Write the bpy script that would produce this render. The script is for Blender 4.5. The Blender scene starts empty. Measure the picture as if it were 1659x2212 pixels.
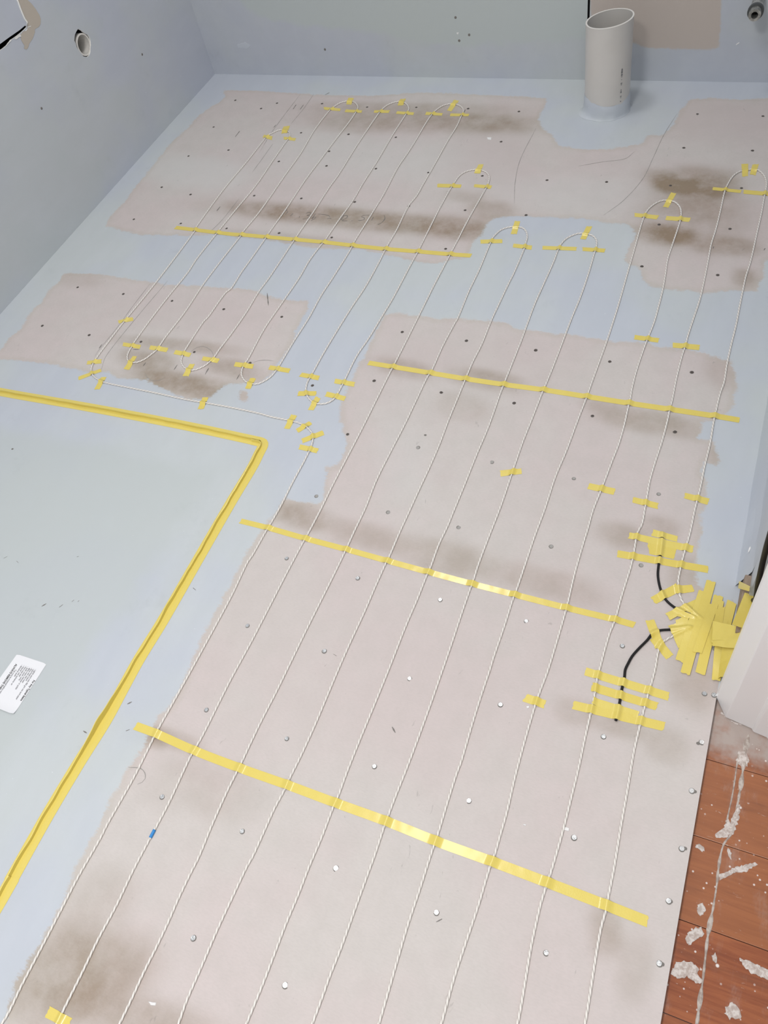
import bpy, bmesh, math, random
import numpy as np
from mathutils import Vector, Matrix, kdtree, noise
sc = bpy.context.scene
C = sc.collection
random.seed(4)

# ------------------------------------------------------------------ camera
cam = bpy.data.objects.new('camera', bpy.data.cameras.new('camera'))
C.objects.link(cam)
cam.data.sensor_fit = 'VERTICAL'
cam.data.sensor_height = 36.0
cam.data.lens = 28.2284
cam.data.clip_start = 0.02
RIGHT = (0.916735, 0.360112, -0.172965)
DOWN = (0.201288, -0.790348, -0.578648)
FWD = (-0.345081, 0.495651, -0.797026)
cam.matrix_world = Matrix(((RIGHT[0], -DOWN[0], -FWD[0], 0), (RIGHT[1], -DOWN[1], -FWD[1], 0),
                           (RIGHT[2], -DOWN[2], -FWD[2], 1.3), (0, 0, 0, 1)))
sc.camera = cam
# ------------------------------------------------------------------ light and exposure
world = bpy.data.worlds.new('room_light')
sc.world = world
world.use_nodes = True
bg = world.node_tree.nodes['Background']
bg.inputs['Color'].default_value = (0.93, 0.96, 1.0, 1)
bg.inputs['Strength'].default_value = 0.50
def area(name, loc, sx, sy, power, color=(1, 0.985, 0.97), rot=(0, 0, 0)):
    l = bpy.data.lights.new(name, 'AREA')
    l.shape = 'RECTANGLE'; l.size = sx; l.size_y = sy
    l.energy = power; l.color = color
    o = bpy.data.objects.new(name, l); C.objects.link(o)
    o.location = loc; o.rotation_euler = rot
    return o
area('ceiling_lamp', (-0.69, 0.70, 2.385), 0.40, 0.40, 9.0)
area('ceiling_lamp', (-0.97, 1.98, 2.385), 0.34, 0.34, 10.6)
area('ceiling_lamp', (-0.70, -0.45, 2.385), 0.40, 0.45, 28)
area('hall_fill', (0.45, -0.90, 2.385), 0.45, 0.45, 11)  # unseen fill added to raise the near floor
sc.view_settings.view_transform = 'Standard'
sc.view_settings.look = 'None'
sc.view_settings.gamma = 1.0
sc.view_settings.use_curve_mapping = False
sc.view_settings.exposure = 0.0

# ------------------------------------------------------------------ measured plan (metres, floor z = 0)
CABLE = [(0.0586, 0.7322), (0.04, 0.7465), (0.0281, 0.7557), (0.022, 0.7642), (0.0168, 0.7768), (0.0118, 0.7966), (0.0108, 0.8203), (0.0109, 0.8422), (0.0119, 0.865), (0.014, 0.9058), (0.0138, 0.9604), (0.0152, 1.0091), (0.0148, 1.0647), (0.0159, 1.1257), (0.0141, 1.1793), (0.014, 1.2164), (0.0148, 1.2639), (0.0177, 1.2969), (0.0161, 1.3467), (0.0162, 1.4117), (0.0176, 1.4731), (0.0169, 1.5256), (0.0165, 1.5822), (0.0165, 1.637), (0.0193, 1.6817), (0.0202, 1.7227), (0.0206, 1.7989), (0.0213, 1.8786), (0.0202, 1.9421), (0.0204, 1.97), (0.0188, 1.9984), (0.013, 2.0247), (0.0043, 2.0428), (-0.0077, 2.0563), (-0.0239, 2.0583), (-0.0366, 2.0536), (-0.0515, 2.0448), (-0.0626, 2.0266), (-0.0695, 1.9989), (-0.0728, 1.9746), (-0.0741, 1.9461), (-0.0726, 1.8715), (-0.0725, 1.7997), (-0.0743, 1.7431), (-0.0718, 1.6762), (-0.0699, 1.6154), (-0.0689, 1.545), (-0.0722, 1.4769), (-0.0747, 1.4196), (-0.0746, 1.3911), (-0.0762, 1.3592), (-0.0761, 1.2911), (-0.0736, 1.226), (-0.0738, 1.2008), (-0.0728, 1.1693), (-0.0732, 1.1114), (-0.076, 1.0574), (-0.0773, 1.0085), (-0.0753, 0.9702), (-0.0733, 0.9383), (-0.0717, 0.9042), (-0.0751, 0.8853), (-0.0751, 0.8644), (-0.0735, 0.8421), (-0.0725, 0.8073), (-0.0739, 0.7752), (-0.0756, 0.7367), (-0.076, 0.7018), (-0.0774, 0.6808), (-0.0795, 0.6646), (-0.0807, 0.6267), (-0.0808, 0.5951), (-0.081, 0.577), (-0.0783, 0.5448), (-0.0773, 0.5127), (-0.0764, 0.4697), (-0.0746, 0.4174), (-0.0744, 0.3736), (-0.0743, 0.3243), (-0.0755, 0.2801), (-0.0768, 0.2513), (-0.0782, 0.2315), (-0.0793, 0.2105), (-0.0787, 0.1782), (-0.0775, 0.1502), (-0.0745, 0.116), (-0.0716, 0.0829), (-0.0701, 0.0559), (-0.0701, -0.0109), (-0.0738, -0.0494), (-0.0843, -0.0651), (-0.0999, -0.0756), (-0.1184, -0.0793), (-0.137, -0.0756), (-0.1526, -0.0651), (-0.1631, -0.0494), (-0.1668, -0.0109), (-0.1668, 0.0191), (-0.1677, 0.0798), (-0.166, 0.1252), (-0.1638, 0.1771), (-0.1633, 0.2308), (-0.1617, 0.2515), (-0.1618, 0.2823), (-0.162, 0.319), (-0.1649, 0.3726), (-0.1663, 0.4292), (-0.1664, 0.4907), (-0.1654, 0.5221), (-0.1624, 0.565), (-0.1615, 0.6248), (-0.1614, 0.6796), (-0.1615, 0.6958), (-0.1648, 0.7673), (-0.1651, 0.8379), (-0.1647, 0.8642), (-0.1651, 0.9128), (-0.162, 0.9541), (-0.1601, 0.9799), (-0.1565, 1.0384), (-0.1532, 1.0839), (-0.153, 1.136), (-0.1552, 1.1861), (-0.1559, 1.2119), (-0.1584, 1.2409), (-0.1599, 1.2948), (-0.1582, 1.3575), (-0.1554, 1.4047), (-0.1522, 1.4535), (-0.1525, 1.508), (-0.1538, 1.5623), (-0.1576, 1.6181), (-0.1622, 1.6712), (-0.1614, 1.727), (-0.1594, 1.8064), (-0.1601, 1.8381), (-0.1643, 1.8651), (-0.1712, 1.883), (-0.1834, 1.898), (-0.1982, 1.9048), (-0.2142, 1.903), (-0.2264, 1.8941), (-0.2371, 1.8777), (-0.2445, 1.8583), (-0.2476, 1.832), (-0.2477, 1.7769), (-0.2453, 1.6976), (-0.2433, 1.609), (-0.2405, 1.4967), (-0.24, 1.4068), (-0.2409, 1.3381), (-0.2428, 1.2711), (-0.2439, 1.2132), (-0.2443, 1.1897), (-0.2467, 1.1381), (-0.2495, 1.0464), (-0.2541, 0.9746), (-0.254, 0.8925), (-0.2561, 0.8271), (-0.2563, 0.7572), (-0.2567, 0.7025), (-0.2576, 0.6804), (-0.257, 0.6287), (-0.2576, 0.5628), (-0.257, 0.5408), (-0.2572, 0.4893), (-0.2564, 0.438), (-0.2542, 0.3716), (-0.2551, 0.3504), (-0.2546, 0.3095), (-0.2531, 0.2509), (-0.2534, 0.2335), (-0.2535, 0.2126), (-0.253, 0.1711), (-0.2532, 0.118), (-0.2518, 0.0769), (-0.2499, 0.0316), (-0.2483, -0.0119), (-0.2483, -0.0757), (-0.2517, -0.1127), (-0.2613, -0.1271), (-0.2757, -0.1367), (-0.2927, -0.1401), (-0.3097, -0.1367), (-0.3241, -0.1271), (-0.3337, -0.1127), (-0.3371, -0.0757), (-0.3371, -0.0457), (-0.3368, -0.0127), (-0.3371, 0.0167), (-0.3358, 0.0552), (-0.336, 0.1121), (-0.3361, 0.1667), (-0.336, 0.1927), (-0.3374, 0.2344), (-0.3374, 0.2542), (-0.3371, 0.2837), (-0.3356, 0.3316), (-0.3349, 0.3889), (-0.3349, 0.4567), (-0.3357, 0.5128), (-0.3366, 0.5707), (-0.3382, 0.6264), (-0.339, 0.6819), (-0.3388, 0.7018), (-0.3403, 0.7343), (-0.34, 0.7971), (-0.3386, 0.871), (-0.3391, 0.9191), (-0.3405, 0.98), (-0.3415, 1.05), (-0.34, 1.1136), (-0.3387, 1.1899), (-0.3376, 1.2139), (-0.3358, 1.2734), (-0.3348, 1.3387), (-0.3338, 1.4343), (-0.3316, 1.5012), (-0.3322, 1.5829), (-0.3362, 1.6761), (-0.3376, 1.7026), (-0.3433, 1.724), (-0.3546, 1.7381), (-0.3699, 1.7442), (-0.3897, 1.7441), (-0.4043, 1.7345), (-0.4174, 1.7182), (-0.424, 1.6994), (-0.4264, 1.681), (-0.4255, 1.6283), (-0.4276, 1.5517), (-0.43, 1.4688), (-0.429, 1.4059), (-0.4273, 1.3471), (-0.427, 1.2806), (-0.427, 1.2093), (-0.4269, 1.192), (-0.4264, 1.1647), (-0.4234, 1.0726), (-0.4248, 0.9903), (-0.4247, 0.9151), (-0.4253, 0.849), (-0.4255, 0.8073), (-0.428, 0.7606), (-0.4264, 0.707), (-0.4273, 0.6874), (-0.4272, 0.6373), (-0.4285, 0.5767), (-0.4278, 0.5005), (-0.4277, 0.4863), (-0.428, 0.4171), (-0.4287, 0.3566), (-0.4285, 0.2971), (-0.427, 0.2555), (-0.4278, 0.2366), (-0.427, 0.1885), (-0.4281, 0.143), (-0.4275, 0.0991), (-0.4283, 0.0564), (-0.4273, 0.0109), (-0.4267, -0.0317), (-0.4272, -0.0801), (-0.4272, -0.1464), (-0.4308, -0.1847), (-0.4412, -0.2002), (-0.4567, -0.2105), (-0.475, -0.2142), (-0.4932, -0.2105), (-0.5087, -0.2002), (-0.5191, -0.1847), (-0.5227, -0.1464), (-0.5227, -0.1164), (-0.5255, -0.0867), (-0.5258, -0.0412), (-0.5265, 0.0141), (-0.5253, 0.0642), (-0.5239, 0.1079), (-0.5219, 0.1246), (-0.5212, 0.166), (-0.5208, 0.2032), (-0.5177, 0.2365), (-0.5177, 0.254), (-0.5154, 0.2943), (-0.5143, 0.3477), (-0.5149, 0.403), (-0.5158, 0.4581), (-0.5157, 0.5156), (-0.5141, 0.5831), (-0.5144, 0.6408), (-0.5138, 0.6924), (-0.5128, 0.7083), (-0.5132, 0.7651), (-0.5122, 0.827), (-0.5115, 0.8791), (-0.5101, 0.9365), (-0.5102, 1.0017), (-0.5131, 1.0689), (-0.5145, 1.1427), (-0.5155, 1.2019), (-0.516, 1.2522), (-0.5132, 1.3121), (-0.5149, 1.3944), (-0.5138, 1.4547), (-0.5122, 1.5252), (-0.5103, 1.5766), (-0.5108, 1.6602), (-0.5129, 1.6826), (-0.516, 1.7101), (-0.5229, 1.7296), (-0.5344, 1.7444), (-0.5479, 1.7499), (-0.567, 1.7482), (-0.5813, 1.7417), (-0.593, 1.7298), (-0.6001, 1.7124), (-0.6033, 1.6984), (-0.6034, 1.6701), (-0.5998, 1.5677), (-0.6003, 1.4857), (-0.5967, 1.3881), (-0.5983, 1.366), (-0.6014, 1.2883), (-0.6003, 1.2099), (-0.6033, 1.1841), (-0.6035, 1.11), (-0.6038, 1.0389), (-0.6063, 0.9621), (-0.608, 0.8809), (-0.6036, 0.8074), (-0.6038, 0.7471), (-0.6033, 0.711), (-0.6032, 0.6937), (-0.6036, 0.6494), (-0.6049, 0.5922), (-0.6065, 0.5223), (-0.6073, 0.449), (-0.608, 0.3893), (-0.6102, 0.3299), (-0.6104, 0.286), (-0.6101, 0.2556), (-0.6105, 0.2371), (-0.6114, 0.2034), (-0.61, 0.1449), (-0.6069, 0.095), (-0.6078, 0.0661), (-0.6079, 0.0297), (-0.6065, -0.0081), (-0.6065, -0.0425), (-0.6075, -0.0777), (-0.6069, -0.1144), (-0.6072, -0.1486), (-0.6072, -0.2159), (-0.6107, -0.2537), (-0.6208, -0.2688), (-0.6359, -0.2789), (-0.6537, -0.2824), (-0.6715, -0.2789), (-0.6866, -0.2688), (-0.6967, -0.2537), (-0.7002, -0.2159), (-0.7002, -0.1859), (-0.7001, -0.1676), (-0.7003, -0.1495), (-0.7006, -0.1123), (-0.7021, -0.0661), (-0.7006, -0.0154), (-0.7023, 0.0417), (-0.7011, 0.1019), (-0.7001, 0.1527), (-0.7035, 0.2353), (-0.7011, 0.2712), (-0.7017, 0.3499), (-0.7017, 0.388), (-0.6991, 0.4661), (-0.6985, 0.5378), (-0.698, 0.6235), (-0.6963, 0.695), (-0.6953, 0.715), (-0.6943, 0.7808), (-0.6951, 0.8414), (-0.6943, 0.9192), (-0.6934, 1.0007), (-0.6939, 1.0961), (-0.6942, 1.1895), (-0.6939, 1.2117), (-0.6936, 1.2782), (-0.6938, 1.3489), (-0.694, 1.4119), (-0.6945, 1.4876), (-0.6934, 1.5889), (-0.6932, 1.6246), (-0.6924, 1.6767), (-0.6924, 1.734), (-0.6909, 1.7976), (-0.6868, 1.9053), (-0.6875, 1.9335), (-0.6939, 1.9598), (-0.7058, 1.9774), (-0.7225, 1.9879), (-0.7399, 1.9908), (-0.7576, 1.9849), (-0.7708, 1.9743), (-0.7808, 1.954), (-0.784, 1.9237), (-0.786, 1.8999), (-0.7869, 1.8066), (-0.7855, 1.739), (-0.7825, 1.6196), (-0.7826, 1.5455), (-0.7819, 1.4331), (-0.7847, 1.3632), (-0.7883, 1.2822), (-0.7943, 1.2185), (-0.7919, 1.1402), (-0.791, 1.1148), (-0.791, 1.0914), (-0.7939, 1.0748), (-0.8027, 1.0623), (-0.8142, 1.0562), (-0.8279, 1.0545), (-0.843, 1.059), (-0.8582, 1.0701), (-0.8691, 1.084), (-0.876, 1.1009), (-0.8792, 1.1187), (-0.879, 1.1411), (-0.88, 1.2096), (-0.8785, 1.2894), (-0.8754, 1.3778), (-0.8702, 1.4594), (-0.8712, 1.5606), (-0.8739, 1.6184), (-0.8734, 1.6908), (-0.8785, 1.8034), (-0.8721, 1.851), (-0.8722, 1.9013), (-0.872, 2.0227), (-0.8728, 2.1264), (-0.8708, 2.2047), (-0.8748, 2.2601), (-0.875, 2.2791), (-0.8829, 2.301), (-0.8969, 2.3162), (-0.9171, 2.3267), (-0.9367, 2.3257), (-0.9521, 2.3167), (-0.9639, 2.2968), (-0.9719, 2.2672), (-0.9745, 2.2106), (-0.9735, 2.1284), (-0.9746, 2.0546), (-0.9779, 1.9756), (-0.9713, 1.8454), (-0.9717, 1.7601), (-0.973, 1.6286), (-0.9705, 1.593), (-0.9723, 1.479), (-0.9746, 1.4073), (-0.9712, 1.3222), (-0.9733, 1.2312), (-0.9728, 1.153), (-0.9738, 1.1297), (-0.9773, 1.1118), (-0.9853, 1.0971), (-0.9973, 1.084), (-1.0107, 1.0799), (-1.0293, 1.0825), (-1.0453, 1.0924), (-1.0564, 1.106), (-1.0634, 1.127), (-1.0637, 1.1585), (-1.0713, 1.2624), (-1.0687, 1.3567), (-1.0651, 1.4645), (-1.0677, 1.5376), (-1.0621, 1.6103), (-1.06, 1.6197), (-1.0567, 1.7221), (-1.052, 1.8033), (-1.0546, 1.8939), (-1.0543, 2.0051), (-1.0583, 2.1476), (-1.0579, 2.2571), (-1.0593, 2.2892), (-1.0745, 2.3155), (-1.0974, 2.3326), (-1.1177, 2.33), (-1.1382, 2.3125), (-1.1479, 2.2884), (-1.1514, 2.2562), (-1.1525, 2.0799), (-1.1488, 1.9241), (-1.1511, 1.8603), (-1.1496, 1.7454), (-1.1509, 1.642), (-1.1508, 1.6043), (-1.1506, 1.4512), (-1.1535, 1.392), (-1.15, 1.3125), (-1.1522, 1.2269), (-1.156, 1.1691), (-1.1558, 1.1486), (-1.1586, 1.1319), (-1.166, 1.1116), (-1.1834, 1.0939), (-1.2001, 1.0906), (-1.2205, 1.0975), (-1.2371, 1.1141), (-1.2445, 1.135), (-1.2482, 1.1575), (-1.252, 1.2567), (-1.2481, 1.2786), (-1.2469, 1.3715), (-1.2392, 1.3951), (-1.2419, 1.4584), (-1.2411, 1.5162), (-1.2408, 1.6045), (-1.2418, 1.6275), (-1.2408, 1.7514), (-1.2437, 1.8912), (-1.2404, 1.9887), (-1.2373, 2.0912), (-1.232, 2.206), (-1.2323, 2.2517), (-1.236, 2.2883), (-1.2512, 2.3112), (-1.2719, 2.3265), (-1.2939, 2.3255), (-1.3117, 2.313), (-1.3239, 2.2894), (-1.3296, 2.2695), (-1.3323, 2.155), (-1.3218, 2.0239), (-1.3212, 1.9074), (-1.318, 1.7273), (-1.3247, 1.6229), (-1.323, 1.6044), (-1.3276, 1.5019), (-1.3294, 1.3945), (-1.3247, 1.2807), (-1.3281, 1.1861), (-1.3274, 1.1364), (-1.3325, 1.1209), (-1.3404, 1.1023), (-1.3536, 1.088), (-1.3677, 1.0835), (-1.3807, 1.0843), (-1.3926, 1.0949), (-1.4004, 1.1112), (-1.4045, 1.1365), (-1.4068, 1.1566), (-1.4086, 1.2568), (-1.4068, 1.343), (-1.4029, 1.433), (-1.4068, 1.4948), (-1.4039, 1.6082), (-1.4038, 1.6277), (-1.3992, 1.7292), (-1.393, 1.8435), (-1.3982, 1.9748), (-1.4017, 2.0919), (-1.3992, 2.0973), (-1.4037, 2.1155), (-1.4177, 2.1359), (-1.4392, 2.1451), (-1.4583, 2.1439), (-1.4731, 2.1267), (-1.4845, 2.1079), (-1.4851, 2.081), (-1.4861, 1.9588), (-1.4915, 1.8181), (-1.4856, 1.6325), (-1.4803, 1.609), (-1.4772, 1.4345), (-1.4784, 1.3312), (-1.4825, 1.2227), (-1.4824, 1.143), (-1.4797, 1.0666), (-1.4696, 1.0363), (-1.4522, 1.0197), (-1.4255, 1.0086), (-1.3997, 1.004), (-1.3259, 1.0022), (-1.2445, 1.0008), (-1.1552, 0.9978), (-1.0935, 0.9987), (-1.02, 0.9987), (-0.9511, 0.9966), (-0.9187, 0.9934), (-0.8745, 0.9925), (-0.8474, 0.9909), (-0.8243, 0.9846), (-0.8098, 0.9762), (-0.7988, 0.9667), (-0.7921, 0.9552), (-0.7874, 0.9398), (-0.7854, 0.924), (-0.7841, 0.8855), (-0.7843, 0.8725), (-0.7843, 0.8256), (-0.7826, 0.7719), (-0.7839, 0.7168), (-0.7853, 0.6961), (-0.7864, 0.6411), (-0.7887, 0.6203), (-0.7844, 0.5428), (-0.7845, 0.4254), (-0.7855, 0.3301), (-0.7871, 0.2586), (-0.7865, 0.2408), (-0.7838, 0.1718), (-0.786, 0.0885), (-0.7851, 0.0622), (-0.7872, -0.0008), (-0.786, -0.0512), (-0.7848, -0.0996), (-0.7839, -0.1606), (-0.7825, -0.214), (-0.8125, -0.32), (-0.7625, -0.42), (-0.6825, -0.44), (-0.0865, -0.3), (-0.0165, -0.26), (0.0135, -0.2), (0.0175, -0.1), (0.0135, 0.0878), (0.0119, 0.1227), (0.0093, 0.1672), (0.0078, 0.208), (0.0091, 0.2314), (0.0085, 0.2483), (0.008, 0.2876), (0.0067, 0.319), (0.0049, 0.3547), (0.003, 0.4106), (0.0003, 0.4706), (0.0007, 0.5149), (0.0014, 0.542), (0.0027, 0.5724), (0.0039, 0.5905), (0.005, 0.6202), (0.004, 0.6477), (0.0049, 0.663), (0.0092, 0.6741), (0.0207, 0.6872), (0.0426, 0.7054)]
SENSOR = [[(-0.0325, 0.8921), (-0.03, 0.8737), (-0.0276, 0.843), (-0.0267, 0.8248), (-0.0244, 0.8033), (-0.0197, 0.7866), (-0.0134, 0.7717), (-0.004, 0.7568), (0.0096, 0.7463), (0.0275, 0.7386), (0.0498, 0.7306)], [(-0.0367, 0.5128), (-0.0364, 0.5269), (-0.0372, 0.5432), (-0.0387, 0.5681), (-0.039, 0.5894), (-0.0406, 0.6046), (-0.0384, 0.6176), (-0.0346, 0.6329), (-0.0266, 0.6506), (-0.0171, 0.6688), (-0.0141, 0.6769), (-0.0103, 0.6854), (-0.0009, 0.6927), (0.0134, 0.6983), (0.0264, 0.7025), (0.0456, 0.71)]]
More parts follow.
